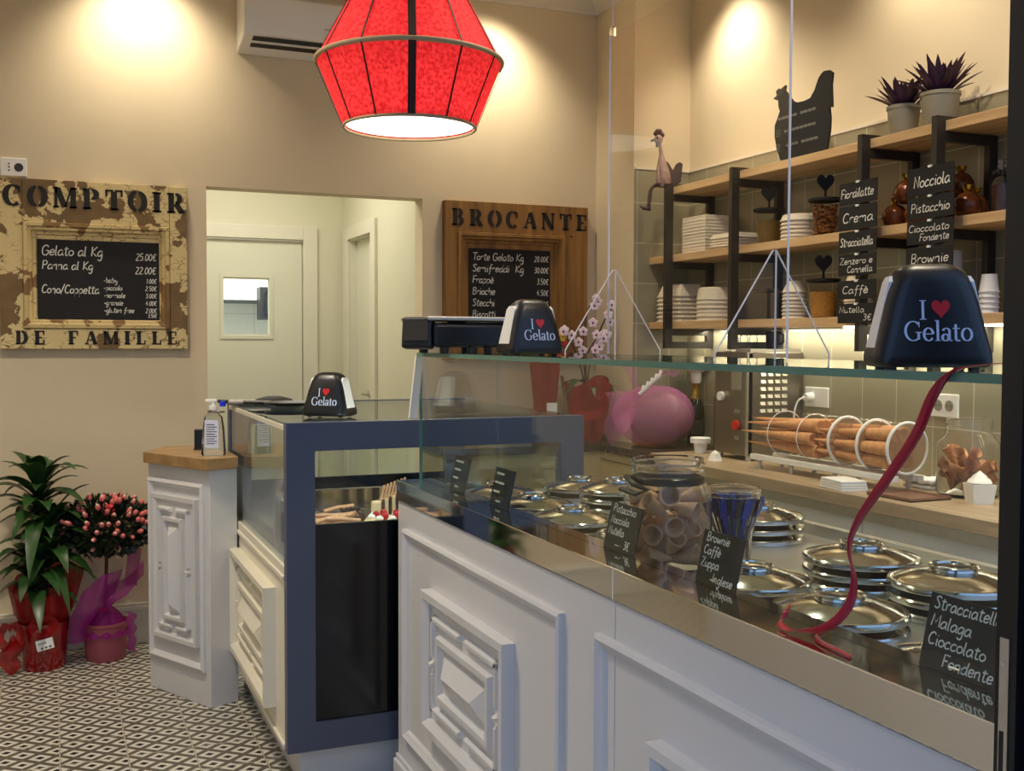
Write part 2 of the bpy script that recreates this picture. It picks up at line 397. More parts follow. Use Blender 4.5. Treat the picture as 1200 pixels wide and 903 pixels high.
def dup(root,loc,rotz=None,label=None,group=None,scale=None):
    r=root.copy(); COL.objects.link(r); r.location=loc
    if rotz is not None: r.rotation_euler=(0,0,rotz)
    if label: r['label']=label
    if group: r['group']=group
    if scale: r.scale=(scale,)*3
    for ch in list(root.children):
        c=ch.copy(); COL.objects.link(c); c.parent=r
        for g in list(ch.children):
            d=g.copy(); COL.objects.link(d); d.parent=c
    return r
def frameM(origin,right,up):
    r=Vector(right).normalized(); u=Vector(up).normalized(); n=r.cross(u)
    return Matrix(((r.x,u.x,n.x,origin[0]),(r.y,u.y,n.y,origin[1]),(r.z,u.z,n.z,origin[2]),(0,0,0,1)))
ORD=['topmost','second','third','fourth','fifth','sixth','seventh','eighth','ninth','tenth','eleventh','twelfth']
def ordinal(i,n):
    return 'topmost' if i==0 else ('lowest' if i==n-1 else ORD[i]+' from the top')

# ---------------------------------------------------------------- lettering
HAND={
'a':(5,"4,4.5 2,5 .3,3 .5,.5 2,0 3.6,2 4,4.8 4,1 5,0"),'b':(4.8,".5,9 .3,0 .5,3.5 2.5,5 4,3 3,.3 .5,.5"),
'c':(4.3,"3.8,4.2 2,5 .3,3 .6,.6 2,0 3.8,.9"),'d':(5,"4,4.5 2,5 .3,3 .5,.5 2,0 3.6,2 4.2,9 4,1 5,0"),
'e':(4.4,".3,2.5 3.6,3 3.2,4.8 1.5,5 .3,3 .6,.6 2,0 3.8,1"),'f':(4,"4,8.5 2.8,9 2,7 1.6,-1 1,-3|.3,4.5 3.5,4.8"),
'g':(4.8,"4,4.5 2,5 .3,3 .5,.8 2,.3 3.8,2.5 4,4.8 3.8,-2 2.5,-4 .5,-3"),'h':(4.8,".6,9 .4,0 .6,3 2.5,5 3.7,4 3.7,0 4.5,0"),
'i':(2.2,".8,5 .8,.6 1.5,0|1,7 1.1,7.5"),'k':(4.4,".5,9 .5,0|3.5,5 .6,2.4 3.8,0"),'l':(2.3,".6,9 .5,1 1.5,0"),
'm':(6.6,".4,5 .4,0 .5,3.5 1.8,5 2.8,4 2.8,0 3,3.5 4.3,5 5.3,4 5.3,0 6,0"),'n':(4.8,".4,5 .4,0 .6,3.5 2.3,5 3.5,4 3.5,0 4.3,0"),
'o':(4.5,"2,5 .3,3.5 .3,1.2 2,0 3.8,1.4 3.8,3.6 2,5"),'p':(4.7,".5,5 .5,-4 .5,3.5 2.3,5 4,3 3,.3 .6,.6"),
'r':(3.8,".5,5 .5,0 .7,3.5 2,5 3.4,4.6"),'s':(4,"3.4,4.5 1.8,5 .6,3.8 3,1.5 2,0 .3,.6"),
't':(3.8,"1.6,8 1.4,1 2.5,0 3.4,.5|0,6 3.6,6.2"),'u':(4.8,".4,5 .5,1 1.8,0 3.5,1.5 3.7,5 3.7,.8 4.5,0"),
'w':(6,".3,5 1.3,0 2.8,4 4,0 5.3,5"),'y':(4.6,".4,5 .8,2 2,1 3.5,2.5 3.7,5 3.4,-2.5 1.8,-4 .4,-3"),'z':(4.3,".3,5 3.5,5 .3,0 3.8,0"),
'\u00e8':(4.4,".3,2.5 3.6,3 3.2,4.8 1.5,5 .3,3 .6,.6 2,0 3.8,1|1.2,7.6 2.6,6.4"),
'G':(6.4,"5.5,7.5 3.5,9 1,7.5 .4,3.5 1.5,.4 4,0 5.6,2 5.6,4 3.4,4"),'P':(5.5,".8,0 .8,9 3.5,9 5,7 4,4.8 .8,4.2"),
'K':(5.6,".8,9 .8,0|5,9 .9,4 5.2,0"),'C':(5.6,"5,7.6 3.2,9 1,7 .5,3 2,.2 5,1"),'T':(5.6,"0,9 6,9|3,9 2.8,0"),
'S':(5.2,"4.6,7.8 2.8,9 .8,7.3 4.2,3 3,.2 .4,1"),'F':(5,".8,0 .8,9 5,9|.8,4.8 4,4.8"),
'B':(5.5,".8,0 .8,9 3.4,9 4.4,7 3.2,5 .8,4.8 3.6,4.6 4.9,2.4 3.6,.1 .8,0"),'N':(5.8,".6,0 .6,9 4.8,0 4.8,9"),
'M':(7,".4,0 1,9 3.3,3 5.8,9 6.4,0"),'Z':(5.6,".4,9 4.8,9 .4,0 5,0"),'I':(2.6,"1.2,9 1.2,0"),
'0':(4.4,"2,9 .4,6 .5,2 2,0 3.6,2.5 3.6,6.5 2,9"),'1':(3.4,".5,7 2,9 2,0"),'2':(4.6,".5,7.5 2,9 3.7,7.5 3,5 .3,0 4,.2"),
'3':(4.4,".5,8.5 2.5,9 3.6,7 1.6,5 3.7,3 2.6,.2 .3,.6"),'4':(4.8,"2.6,9 .3,3.5 4.2,3.8|3,6 2.8,0"),
'5':(4.5,"3.7,9 1,9 .7,5 2.8,5.4 3.8,3 2.6,.2 .4,.6"),'8':(4.5,"2,5 .6,7 2,9 3.5,7.3 2,5 .4,2.3 2,0 3.8,2.3 2,5"),
'\u20ac':(5,"4.4,7.6 3,9 1.4,7.5 .9,4 1.8,.6 3.2,0 4.6,1|0,5.4 3.4,5.4|0,3.8 3.2,3.8"),
'-':(3.6,".4,3 3,3.2"),'/':(4,"0,-1 3.5,10"),'.':(2,".8,.1 1,.6"),'~':(4.2,"0,2 1,4 1.8,1 2.6,4 3.4,1.5 4.2,3.5"),' ':(3.2,"")}
SHARP=set('TFNMKZIPB14/-')
def catmull(P,k=4):
    if len(P)<3: return P
    o=[]
    for i in range(len(P)-1):
        p0=P[max(i-1,0)];p1=P[i];p2=P[i+1];p3=P[min(i+2,len(P)-1)]
        for j in range(k):
            t=j/k
            o.append(tuple(.5*((2*p1[d])+(-p0[d]+p2[d])*t+(2*p0[d]-5*p1[d]+4*p2[d]-p3[d])*t*t+(-p0[d]+3*p1[d]-3*p2[d]+p3[d])*t**3) for d in range(len(p1))))
    o.append(P[-1]); return o
def textw(txt,h): return sum(HAND.get(c,HAND['~'])[0] for c in txt)*h/9*1.06
def write(mb,txt,x,y,h,T,stroke=.11,slant=.12,right=False,width=None):
    s=h/9; sxx=s
    if width: sxx=s*width/textw(txt,h)
    if right: x-=textw(txt,h)*sxx/s
    for c in txt:
        w,st=HAND.get(c,HAND['~'])
        for pl in st.split('|'):
            if not pl: continue
            P=[tuple(float(q) for q in p.split(',')) for p in pl.split()]
            if c not in SHARP: P=catmull(P)
            mb.ribbon2d([(x+px*sxx+py*s*slant,y+py*s) for px,py in P],h*stroke,T)
        x+=w*sxx*1.06
def ell(cx,cy,rx,ry,a0,a1,n=20): return [(cx+rx*math.cos(rad(a0+(a1-a0)*i/n)),cy+ry*math.sin(rad(a0+(a1-a0)*i/n))) for i in range(n+1)]
def R_(x0,y0,x1,y1): return [((x0+x1)/2,y0),((x0+x1)/2,y1),x1-x0]
STEN={
'C':(7.6,[ell(4,4.5,3,4.2,48,312)],[(6.1,5.8,6.9,8.6)]),'O':(8,[ell(4,4.5,3,4.2,98,262),ell(4,4.5,3,4.2,-82,82)],[]),
'M':(10,[[(2,8.6),(4.9,.3)],[(5.2,.3),(7.6,8.6)]],[(1,0,1.7,9),(.3,0,2.5,.7),(.2,8.3,2.2,9),(7.6,0,9.3,9),(7,0,9.9,.7),(8,8.3,9.9,9)]),
'P':(7.4,[ell(3.4,6.6,2.5,2.1,-80,80)],[(1,0,2.9,9),(.2,0,3.7,.7),(.2,8.3,2,9)]),
'T':(7.6,[],[(2.8,0,4.8,8.2),(1.9,0,5.7,.7),(.2,8.2,3.4,9),(4.2,8.2,7.4,9),(.2,6.2,.9,9),(6.7,6.2,7.4,9)]),
'I':(4.4,[],[(1.2,0,3.2,9),(.3,0,4.1,.7),(.3,8.3,4.1,9)]),
'R':(8.2,[ell(3.4,6.6,2.3,2.1,-80,80),[(4,4.4),(6.6,.3)]],[(1,0,2.9,9),(.2,0,3.7,.7),(.2,8.3,2,9),(6,0,7.8,.7)]),
'D':(8,[ell(3.2,4.5,3.4,4.2,-82,82)],[(1,0,2.9,9),(.2,0,2.9,.7),(.2,8.3,2.9,9)]),
'E':(7,[],[(1,0,2.9,9),(.2,0,2.9,.7),(.2,8.3,2.9,9),(3.2,8.3,6.2,9),(3.2,4.1,4.8,4.9),(3.2,0,6.4,.7),(5.5,6.2,6.2,9),(5.7,0,6.4,2.8)]),
'F':(6.8,[],[(1,0,2.9,9),(.2,0,3.7,.7),(.2,8.3,2.9,9),(3.2,8.3,6.2,9),(3.2,4.1,4.8,4.9),(5.5,6.2,6.2,9)]),
'A':(8.4,[[(1.3,.3),(3.9,8.8)],[(4.3,8.8),(7,.3)]],[(.3,0,2.6,.7),(5.4,0,8.1,.7),(2.8,2.8,4.8,3.4)]),
'L':(6.8,[],[(1,0,2.9,9),(.2,0,2.9,.7),(.2,8.3,3.7,9),(3.2,0,6.2,.7),(5.5,0,6.2,2.8)]),
'B':(7.6,[ell(3.4,6.9,2,1.9,-80,80),ell(3.4,2.4,2.4,2.2,-82,82)],[(1,0,2.9,9),(.2,0,2.9,.7),(.2,8.3,2.9,9)]),
'N':(8.6,[[(1.6,8.8),(6.6,.2)]],[(1,0,1.6,9),(.2,0,2.6,.7),(.2,8.3,1.8,9),(6.6,0,7.2,9),(5.8,8.3,8.2,9)])}
def nib(pts,thick,thin):
    w=[]
    for i in range(len(pts)):
        a=pts[max(i-1,0)];b=pts[min(i+1,len(pts)-1)];dx,dy=b[0]-a[0],b[1]-a[1];L=math.hypot(dx,dy) or 1
        w.append(thin+(thick-thin)*abs(dy/L)**1.3)
    return w
def stencil(mb,txt,x0,x1,y,h,T):
    # letters spread evenly from x0 to x1
    s=h/9; ws=[STEN[c][0]*s if c!=' ' else 7*s for c in txt]; gap=(x1-x0-sum(ws))/max(1,len(txt)-1); x=x0
    for c,w in zip(txt,ws):
        if c!=' ':
            _,pl,rc=STEN[c]
            for P in pl:
                up = len(P)==2 and P[1][1]>P[0][1]
                wd = nib(P,2.5,.8) if len(P)>2 else [(.8 if up else 2.5)]*2
                mb.ribbon2d([(x+px*s,y+py*s) for px,py in P],[q*s for q in wd],T)
            for a,b,c_,d in rc:
                q=.3 if c_-a<2.5 and d-b>5 else .12
                mb.add([(x+(a-q)*s,y+(b-.1)*s,0),(x+(c_+q)*s,y+(b-.1)*s,0),(x+(c_+q)*s,y+(d+.1)*s,0),(x+(a-q)*s,y+(d+.1)*s,0)],[(0,1,2,3)],T)
        x+=w+gap
SER={
'I':(3.4,[],[(1.1,0,2.3,9),(.2,0,3.2,.45),(.2,8.55,3.2,9)]),
'G':(8.6,[ell(4.3,4.5,3.6,4.4,42,318)],[(6.2,.6,7.4,4),(5.3,3.7,8.3,4.1),(6.9,6.2,7.3,8.8)]),
'e':(5.6,[ell(2.8,3,2.1,2.9,2,325)],[(.8,2.95,4.9,3.4)]),
'l':(2.9,[],[(.9,0,2.1,9.5),(.2,0,2.8,.4),(.2,9,1.5,9.5)]),
'a':(5.4,[ell(2.1,1.6,1.4,1.5,0,360),ell(2.5,4.2,1.5,1.6,0,165)],[(3.4,.5,4.5,4.4),(4,0,5.3,.45)]),
't':(3.8,[ell(2.5,1.2,1,1.1,180,320)],[(.9,1,2.1,7.6),(0,5.5,3.4,5.95)]),
'o':(5.8,[ell(2.8,3,2.2,2.85,0,360)],[])}
def serif(mb,txt,xc,y,h,T):
    s=h/9; x=xc-sum(SER[c][0] for c in txt)*s/2
    for c in txt:
        w,pl,rc=SER[c]
        for P in pl: mb.ribbon2d([(x+px*s,y+py*s) for px,py in P],[q*s for q in nib(P,1.25,.4)],T)
        for a,b,c_,d in rc: mb.add([(x+a*s,y+b*s,0),(x+c_*s,y+b*s,0),(x+c_*s,y+d*s,0),(x+a*s,y+d*s,0)],[(0,1,2,3)],T)
        x+=w*s
def heart_pts(cx,cy,w,h,n=40):
    P=[]
    for i in range(n):
        t=2*PI*i/n; x=16*math.sin(t)**3; y=13*math.cos(t)-5*math.cos(2*t)-2*math.cos(3*t)-math.cos(4*t)
        P.append((cx+x/32*w,cy+(y+2.5)/29*h))
    return P

# ================================================================ THE ROOM
YB=5.163; XR=3.0; XC=2.675; YC=4.757; ZC=3.2
struct(MB().box(-1.7,-1.6,-.1,3.2,7.0,0).build('floor',M['floor']))
w=MB(); w.box(-1.7,YB,0,.664,YB+.12,ZC); w.box(1.707,YB,0,3.1,YB+.12,ZC); w.box(.664,YB,2.083,1.707,YB+.12,ZC)
struct(w.build('wall_back',M['wall']))
struct(MB().box(XR,.55,0,XR+.1,YC,ZC).build('wall_right',M['wall']))
struct(MB().box(XC,YC,0,XR+.1,YB,ZC).build('wall_column',M['wall']))
struct(MB().box(-1.7,.7,0,-.75,4.1,ZC).build('wall_left',mat('light_grey_wall_paint',S(206,202,194),.6,var=.02)))  # unseen wall, brought inward so the mirror edge reflects light grey
struct(MB().box(-1.7,4.1,0,-1.6,YB,ZC).build('wall_left_recess',M['wall']))
struct(MB().box(-1.7,.55,ZC,3.1,YB+.12,ZC+.1).build('ceiling',M['ceil']))
t_=MB(); t_.box(XR-.012,.8,.86,XR,YC,2.232)
struct(t_.build('trim_1',M['tile']))
struct(MB().box(XC+.003,YC-.012,.86,XR-.012,YC,2.232).build('trim_2',M['tilex']))
t_=MB(); t_.box(XR-.016,.8,2.232,XR,YC,2.242); t_.box(XC+.003,YC-.016,2.232,XR-.016,YC,2.242)
struct(t_.build('trim_3',M['ceil']))
# crown moulding along the back wall, down the column's side
def crown(p0,p1,nrm):
    prof=[(0,3.09),(.012,3.09),(.018,3.105),(.03,3.112),(.06,3.15),(.085,3.17),(.09,3.2),(0,3.2)]
    m=MB(); v=[]
    for p in (p0,p1):
        for d,z in prof: v.append((p[0]+nrm[0]*d,p[1]+nrm[1]*d,z))
    n=len(prof); f=[(i,(i+1)%n,n+(i+1)%n,n+i) for i in range(n)]+[tuple(range(n)),tuple(range(2*n-1,n-1,-1))]
    return m.add(v,f)
struct(crown((-1.6,YB),(XC,YB),(0,-1)).build('trim_4',M['ceil'],smooth=30))
struct(crown((XC,YB),(XC,YC),(-1,0)).build('trim_5',M['ceil'],smooth=30))
b=MB(); b.box(-1.6,YB-.016,0,.664,YB,.15); b.box(-1.6,YB-.024,.15,.664,YB,.172); b.box(-1.6,YB-.014,.172,.664,YB,.185)
b.box(1.707,YB-.016,0,XC,YB,.15); b.box(1.707,YB-.024,.15,XC,YB,.172)
struct(b.build('baseboard_back',M['trim'],bevel=.004))
# --- small passage behind the opening, with two doors
YV=6.9
w=MB(); w.box(.2,YV,0,.56,YV+.1,2.62); w.box(.56,YV,2.012,.965,YV+.1,2.62); w.box(1.482,YV,0,1.85,YV+.1,2.62); w.box(.965,YV,2.012,1.482,YV+.1,2.62)
struct(w.build('wall_passage_back',M['wallback']))
w=MB(); w.box(1.75,YB+.12,0,1.85,6.218,2.62); w.box(1.75,6.753,0,1.85,YV,2.62); w.box(1.75,6.218,2.012,1.85,6.753,2.62)
struct(w.build('wall_passage_right',M['wallback']))
struct(MB().box(.2,YB+.12,0,.3,YV,2.62).build('wall_passage_left',M['wallback']))
struct(MB().box(.2,YB+.12,2.62,1.85,YV+.1,2.72).build('ceiling_passage',M['ceil']))
def ringM(mb,T,x0,y0,x1,y1,prof,sides=4):
    v=[]
    for d,n in prof: v+=[(x0+d,y0+d,n),(x1-d,y0+d,n),(x1-d,y1-d,n),(x0+d,y1-d,n)]
    f=[]
    for j in range(len(prof)-1):
        for i in range(4): f.append((4*j+i,4*j+(i+1)%4,4*j+4+(i+1)%4,4*j+4+i))
    mb.add(v,f,T)
# door_1: pale swing door with a small window, seen straight on
d1=thing('door_1','pale cream swing door with a small square window in the back passage','door',(.62,YV,0)); del d1['label']; del d1['category']; d1['kind']='structure'
m=MB(); x0,x1=0,.862
m.box(x0,.01,.01,.368,.055,2.0); m.box(.649,.01,.01,x1-.005,.055,2.0); m.box(.368,.01,.01,.649,.055,1.417); m.box(.368,.01,1.759,.649,.055,2.0)
m.build('door_leaf',M['door'],d1)
m=MB(); m.box(-.02,-.02,0,.0,.1,2.1); m.box(.862,-.022,0,.952,0.0,2.097); m.box(-.06,-.022,2.012,.862,0,2.097); m.box(.868,0,0,.88,.02,2.0)
m.build('door_frame',M['trim'],d1,bevel=.003)
m=MB(); T=frameM((0,.01,0),(1,0,0),(0,0,1)); ringM(m,T,.345,1.385,.671,1.79,[(0,0),(0,.008),(.022,.008),(.024,0)])
m.build('window_trim',M['door'],d1)
MB().box(.366,.028,1.415,.651,.036,1.761).build('window_pane',M['pane'],d1)
for z in (1.80,.3): MB().cyl((.868,-.004,z-.06),(.868,-.004,z+.06),.008).build('hinge',M['steelb'],d1,smooth=40)
m=MB(); m.box(.05,-.012,2.0,.86,.008,2.012); m.build('door_closer',M['steelb'],d1,bevel=.002)
# door_2 on the passage's right wall
d2=thing('door_2','x','door',(1.75,6.753,0)); del d2['label']; del d2['category']; d2['kind']='structure'
m=MB(); m.box(-.02,-.535,2.012,0,.0,2.09); m.box(-.02,-.632,0,0,-.535,2.09); m.box(-.02,0,0,0,.105,2.09); m.build('door_frame',M['trim'],d2,bevel=.003)
MB().box(.045,-.53,.01,.08,-.005,2.005).build('door_leaf',M['door'],d2)
m=MB(); m.box(.0,-.535,0,.1,-.53,2.012); m.box(0,-.005,0,.1,0,2.012); m.box(0,-.535,2.005,.1,0,2.012); m.build('door_jamb',M['trim'],d2)
m=MB(); m.cyl((.045,-.30,1.05),(.0,-.30,1.05),.008); m.cyl((.0,-.29,1.05),(.0,-.40,1.05),.008); m.cyl((.045,-.30,1.05),(.037,-.30,1.05),.024)
m.build('door_handle',M['steelb'],d2,smooth=40)
# kitchen seen through the little window
struct(MB().box(-.3,9.4,0,2.6,9.5,2.6).build('wall_kitchen',mat_tiles('white_kitchen_tile',S(222,222,216),S(180,180,176),.3,.3,.1,.1,'X',.2)))
struct(MB().box(-.3,YV+.1,2.6,2.6,9.5,2.7).build('ceiling_kitchen',M['ceil']))
struct(MB().box(-.3,YV+.1,-.1,2.6,9.5,0).build('floor_kitchen',M['whitecab']))
struct(MB().box(-.4,YV+.1,0,-.3,9.5,2.6).build('wall_kitchen_left',M['whitecab']))
struct(MB().box(2.6,YV+.1,0,2.7,9.5,2.6).build('wall_kitchen_right',M['whitecab']))
k=thing('wall_cabinet','grey steel wall cabinet with dark handle seen through the door window','cabinet',(1.595,8.75,0))
MB().box(-.06,0,1.54,.35,.15,1.80).build('body',M['iron'],k,bevel=.004)
MB().tube([(.0,-.002,1.57),(-.03,-.03,1.60),(-.03,-.03,1.74),(.0,-.002,1.78)],.010).build('handle',M['black'],k,smooth=40)
k=thing('kitchen_hood','white kitchen hood with black edge seen through the door window','hood',(1.25,8.92,0))
m=MB(); m.add([(-.45,0,1.70),(.6,0,1.70),(.6,.45,1.70),(-.45,.45,1.70),(-.35,.12,2.05),(.55,.12,2.05),(.55,.45,2.05),(-.35,.45,2.05)],[(0,1,2,3),(4,5,6,7),(0,1,5,4),(1,2,6,5),(2,3,7,6),(3,0,4,7)]); m.build('body',M['whitecab'],k)
MB().box(-.45,-.01,1.685,.6,.45,1.70).build('edge',M['iron'],k)

# black shopfront post beside the camera's view
k=thing('door_post','black aluminium shopfront post at the right edge with a steel strike plate','door post',(.8365,.76,0)); del k['label']; del k['category']
k.name='trim_6'; k['kind']='structure'
m=MB(); m.box(.016,0,0,.25,.025,3.1); m.box(.026,-.012,0,.25,0,3.1); m.build('post',M['postblack'],k)
m=MB(); m.box(.0145,.008,.93,.0162,.019,1.092); m.build('strike_plate',M['steelb'],k)
MB().box(.0140,.0125,.945,.0146,.0175,1.0).build('latch_hole',M['postblack'],k)
MB().cyl((.0137,.0145,1.066),(.0146,.0145,1.066),.003).build('screw',M['steel'],k)

# ================================================================ MAIN GELATO COUNTER
Y0,Y1=.82,3.2
ct=thing('gelato_counter','long white panelled gelato counter with a mirrored steel edge','counter',(.98,Y0,0))
L=Y1-Y0; seam=1.80-Y0
m=MB(); m.box(0,0,.09,.02,seam-.0015,.885); m.box(0,seam+.0015,.09,.02,L,.885); m.box(.02,.0,0,.78,L,.875)
m.box(.02,L-.02,0,.8,L,.885); m.build('body',M['white'],ct)
m=MB(); m.box(-.018,0,0,.0,L,.085); m.box(-.010,0,.085,.0,L,.10); m.build('skirting',M['white'],ct,bevel=.004)
TF=frameM((0,L,0),(0,-1,0),(0,0,1))          # u runs from the far end towards the camera, n points to the customers
PROF=[(0,0),(0,.014),(.008,.018),(.016,.012),(.024,.008),(.03,0)]
def carved(parent,T,cx,cy,W,H,depth=.034,m_=None):
    m_=m_ or M['white']; x0,x1,y0,y1=cx-W/2,cx+W/2,cy-H/2,cy+H/2
    a=MB(); 
    a.box(x0+.01,y0+.01,0,x1-.01,y1-.01,.010,T)
    fw=.07*min(W,H)+.008
    ringM(a,T,x0,y0,x1,y1,[(0,0),(0,depth),(fw*.55,depth),(fw,depth*.55),(fw,.01)])
    p=a.build('carved_panel',m_,parent)
    s=min(W,H)
    b=MB(); i1=.15*s; bw=.06*s; g=.045*s; hn=.014
    def bar(ax,ay,bx,by,h0=.010,h=hn):
        d=min(abs(bx-ax),abs(by-ay))*.3
        b.add([(ax,ay,h0),(bx,ay,h0),(bx,by,h0),(ax,by,h0),(ax+d,ay+d,h0+h),(bx-d,ay+d,h0+h),(bx-d,by-d,h0+h),(ax+d,by-d,h0+h)],
              [(4,5,6,7),(0,1,5,4),(1,2,6,5),(2,3,7,6),(3,0,4,7)],T)
    X0,X1,Y0_,Y1_=x0+i1,x1-i1,y0+i1,y1-i1
    for yy in (Y0_,Y1_-bw): bar(X0,yy,cx-g,yy+bw); bar(cx+g,yy,X1,yy+bw)
    for xx in (X0,X1-bw): bar(xx,Y0_,xx+bw,cy-g); bar(xx,cy+g,xx+bw,Y1_)
    for xx in (X0-.02*s,X1-bw-.0*s): bar(xx,cy-g*.5,xx+bw*1.2,cy+g*.5,.010,.018)
    b.build('broken_moulding',m_,p)
    c=MB(); i2=.27*s
    ringM(c,T,x0+i2,y0+i2,x1-i2,y1-i2,[(0,.010),(.01*s,.026),(.05*s,.026),(.075*s,.010)])
    c.build('inner_moulding',m_,p)
    d=MB(); i3=.37*s; X0,X1,Y0_,Y1_=x0+i3,x1-i3,y0+i3,y1-i3; k2=(min(X1-X0,Y1_-Y0_))/2
    if W>H: r1,r2=(X0+k2,cy),(X1-k2,cy)
    else: r1,r2=(cx,Y0_+k2),(cx,Y1_-k2)
    if abs(r1[0]-r2[0])+abs(r1[1]-r2[1])<1e-4: r2=(r1[0]+.001,r1[1])
    hp=.040
    if W>H: d.add([(X0,Y0_,.01),(X1,Y0_,.01),(X1,Y1_,.01),(X0,Y1_,.01),(*r1,hp),(*r2,hp)],[(0,1,5,4),(1,2,5),(2,3,4,5),(3,0,4)],T)
    else: d.add([(X0,Y0_,.01),(X1,Y0_,.01),(X1,Y1_,.01),(X0,Y1_,.01),(*r1,hp),(*r2,hp)],[(0,1,4),(1,2,5,4),(2,3,5),(3,0,4,5)],T)
    d.build('raised_centre',m_,p)
    return p
for (ya,yb,ia,ib) in ((3.118,2.02,2.888,2.283),(1.86,.86,1.63,1.03)):
    m=MB(); ringM(m,TF,Y1-ya,.175,Y1-yb,.812,PROF); m.build('panel_moulding',M['white'],ct,smooth=20)
    carved(ct,TF,Y1-(ia+ib)/2,.482,ia-ib,.395)
m=MB(); m.box(-.006,0,.889,.112,L,.95); b_=m.build('mirror_edge',M['mirror'],ct,bevel=.0015)
m=MB(); m.box(.004,0,.875,.02,L,.889); m.build('shadow_gap',M['white'],ct)
m=MB(); m.box(.112,0,.875,.79,L,.897); m.box(.765,0,.897,.79,L,.925); m.build('steel_deck',M['deck'],ct)
MB().box(-.0065,seam-.001,.889,-.0055,seam+.001,.9505).build('edge_joint',M['paper'],ct)
MB().tube([(.56,2.26,.897),(.56,2.26,.922),(.56,2.20,.922),(.56,2.20,.897)],.005).build('deck_handle',M['steel'],ct,smooth=40)

# glass screen and shelf on the counter
gs=thing('glass_sneeze_guard','glass screen and glass shelf standing on the gelato counter','glass screen',(1.053,Y0,.95))
SE=2.572-Y0
for a,b_ in ((0,SE-.001),(SE+.001,L)):
    MB().box(-.004,a,.0005,.004,b_,.38).build('front_pane',M['pane'],gs)
MB().box(-.0045,L-.0004,.0005,.0045,L+.0012,.38).build('pane_edge',M['edge'],gs)
p=MB().box(-.010,0,.38,.45,L,.392).build('glass_shelf',M['paneg'],gs)
for q in ((-.0125,0,.38,-.010,L,.392),(-.0125,L,.38,.45,L+.0025,.392),(.45,0,.38,.4525,L,.392)): MB().box(*q).build('green_edge',M['edge'],p)
m=MB(); m.add([(-.018,L-.01,.38),(.006,L-.01,.38),(-.016,L-.01,.19),(-.040,L-.01,.19),(-.018,L+.004,.38),(.006,L+.004,.38),(-.016,L+.004,.19),(-.040,L+.004,.19)],[(0,1,2,3),(4,5,6,7),(0,1,5,4),(1,2,6,5),(2,3,7,6),(3,0,4,7)])
m.build('steel_bracket',M['plwhite'],gs)

# clear acrylic screen on triangular feet on top of the glass shelf
ax=thing('acrylic_screen','clear acrylic screen on triangular feet standing on the glass shelf','screen',(1.35,1.775,1.342))
MB().box(-.0025,.002,.004,.0025,.753,.832).build('clear_sheet',M['acryl'],ax)
for y in (-.001,.753): MB().box(-.0025,y+.001,.004,.0025,y+.0025,.832).build('painted_light_edge',M['acedge'],ax)  # light caught by the sheet's edges, painted as pale strips
for yy in (.045,.725):
    f_=MB().prism([(-.14,0),(.14,0),(.14,.014),(.004,.222),(-.004,.222),(-.14,.014)],-.0025,.0025,frameM((0,yy,0),(1,0,0),(0,0,1))).build('foot',M['acryl'],ax)
    m=MB(); T=frameM((0,yy,0),(1,0,0),(0,0,1))
    m.tube([(-.14,yy,.001),(-.14,yy,.014),(-.004,yy,.222),(.004,yy,.222),(.14,yy,.014),(.14,yy,.001)],.0017,6)
    m.tube([(.004,yy,.001),(.004,yy,.222)],.002,6); m.build('foot_edge',M['acedge'],f_)
m=MB(); m.box(-.006,.735,.826,.006,.75,.85); m.build('hanger_clip',M['plastic'],ax)
MB().cyl((0,.742,.85),(0,.742,1.85),.0012,n=6).build('hanger_wire',M['steelb'],ax)
MB().cyl((0,.02,.832),(0,.02,1.85),.0012,n=6).build('hanger_wire',M['steelb'],ax)

# ================================================================ PASTRY VITRINE
vt=thing('pastry_vitrine','blue-grey framed glass pastry cabinet with a white carved side panel','display cabinet',(.645,3.25,0))
W_,D_=1.0,1.18
def portal(y0,y1,name):
    m=MB(); ringM(m,frameM((0,y1,0),(1,0,0),(0,0,1)),0,.12,W_,1.13,[(0,0),(0,y1-y0),(.0875,y1-y0),(.0875,0),(0,0)])
    return m.build(name,M['grayblue'],vt,bevel=.001,seg=1)
portal(0,.04,'end_frame'); portal(D_-.04,D_,'end_frame')
MB().box(.086,.012,.207,.91,.028,.815).build('black_end_panel',M['blackgloss'],vt)
MB().box(.086,D_-.028,.207,.91,D_-.012,.815).build('black_end_panel',M['blackgloss'],vt)
for y in (.016,D_-.024): MB().box(.086,y,.815,.91,y+.006,1.045).build('end_pane',M['pane'],vt)
MB().box(.004,.04,1.120,W_-.004,D_-.04,1.128).build('top_pane',M['paneg'],vt)
for x in (0,W_-.012): MB().box(x,.04,1.105,x+.012,D_-.04,1.1195).build('top_rail',M['trim'],vt)
MB().box(.006,.04,.69,.012,D_-.04,1.105).build('side_pane',M['pane'],vt)
MB().box(W_-.012,.04,.69,W_-.006,D_-.04,1.105).build('side_pane',M['pane'],vt)
sp=MB().box(.004,.04,.13,.03,D_-.04,.645).build('side_panel',M['cream'],vt)
TS=frameM((.004,D_-.04,0),(0,-1,0),(0,0,1))
m=MB(); m.box(-.006,.04,.645,.03,D_-.04,.66); m.box(0,.04,.66,.03,D_-.04,.69); m.box(-.006,.04,.125,.004,D_-.04,.14); m.build('side_moulding',M['cream'],vt,bevel=.003)
carved(vt,TS,.58,.398,.72,.385,.04,M['cream'])
MB().box(.97,.04,.13,.996,D_-.04,.66).build('side_panel',M['cream'],vt)
MB().box(.05,.05,0,.95,D_-.05,.125).build('plinth',M['white'],vt)
MB().box(.03,.04,.66,.97,D_-.04,.745).build('cold_deck',M['blackgloss'],vt)
MB().box(.10,.045,1.088,.9,.058,1.098).build('added_led_bar',M['ledv'],vt)  # added glowing bar, hidden behind the frame's top edge to light the inside

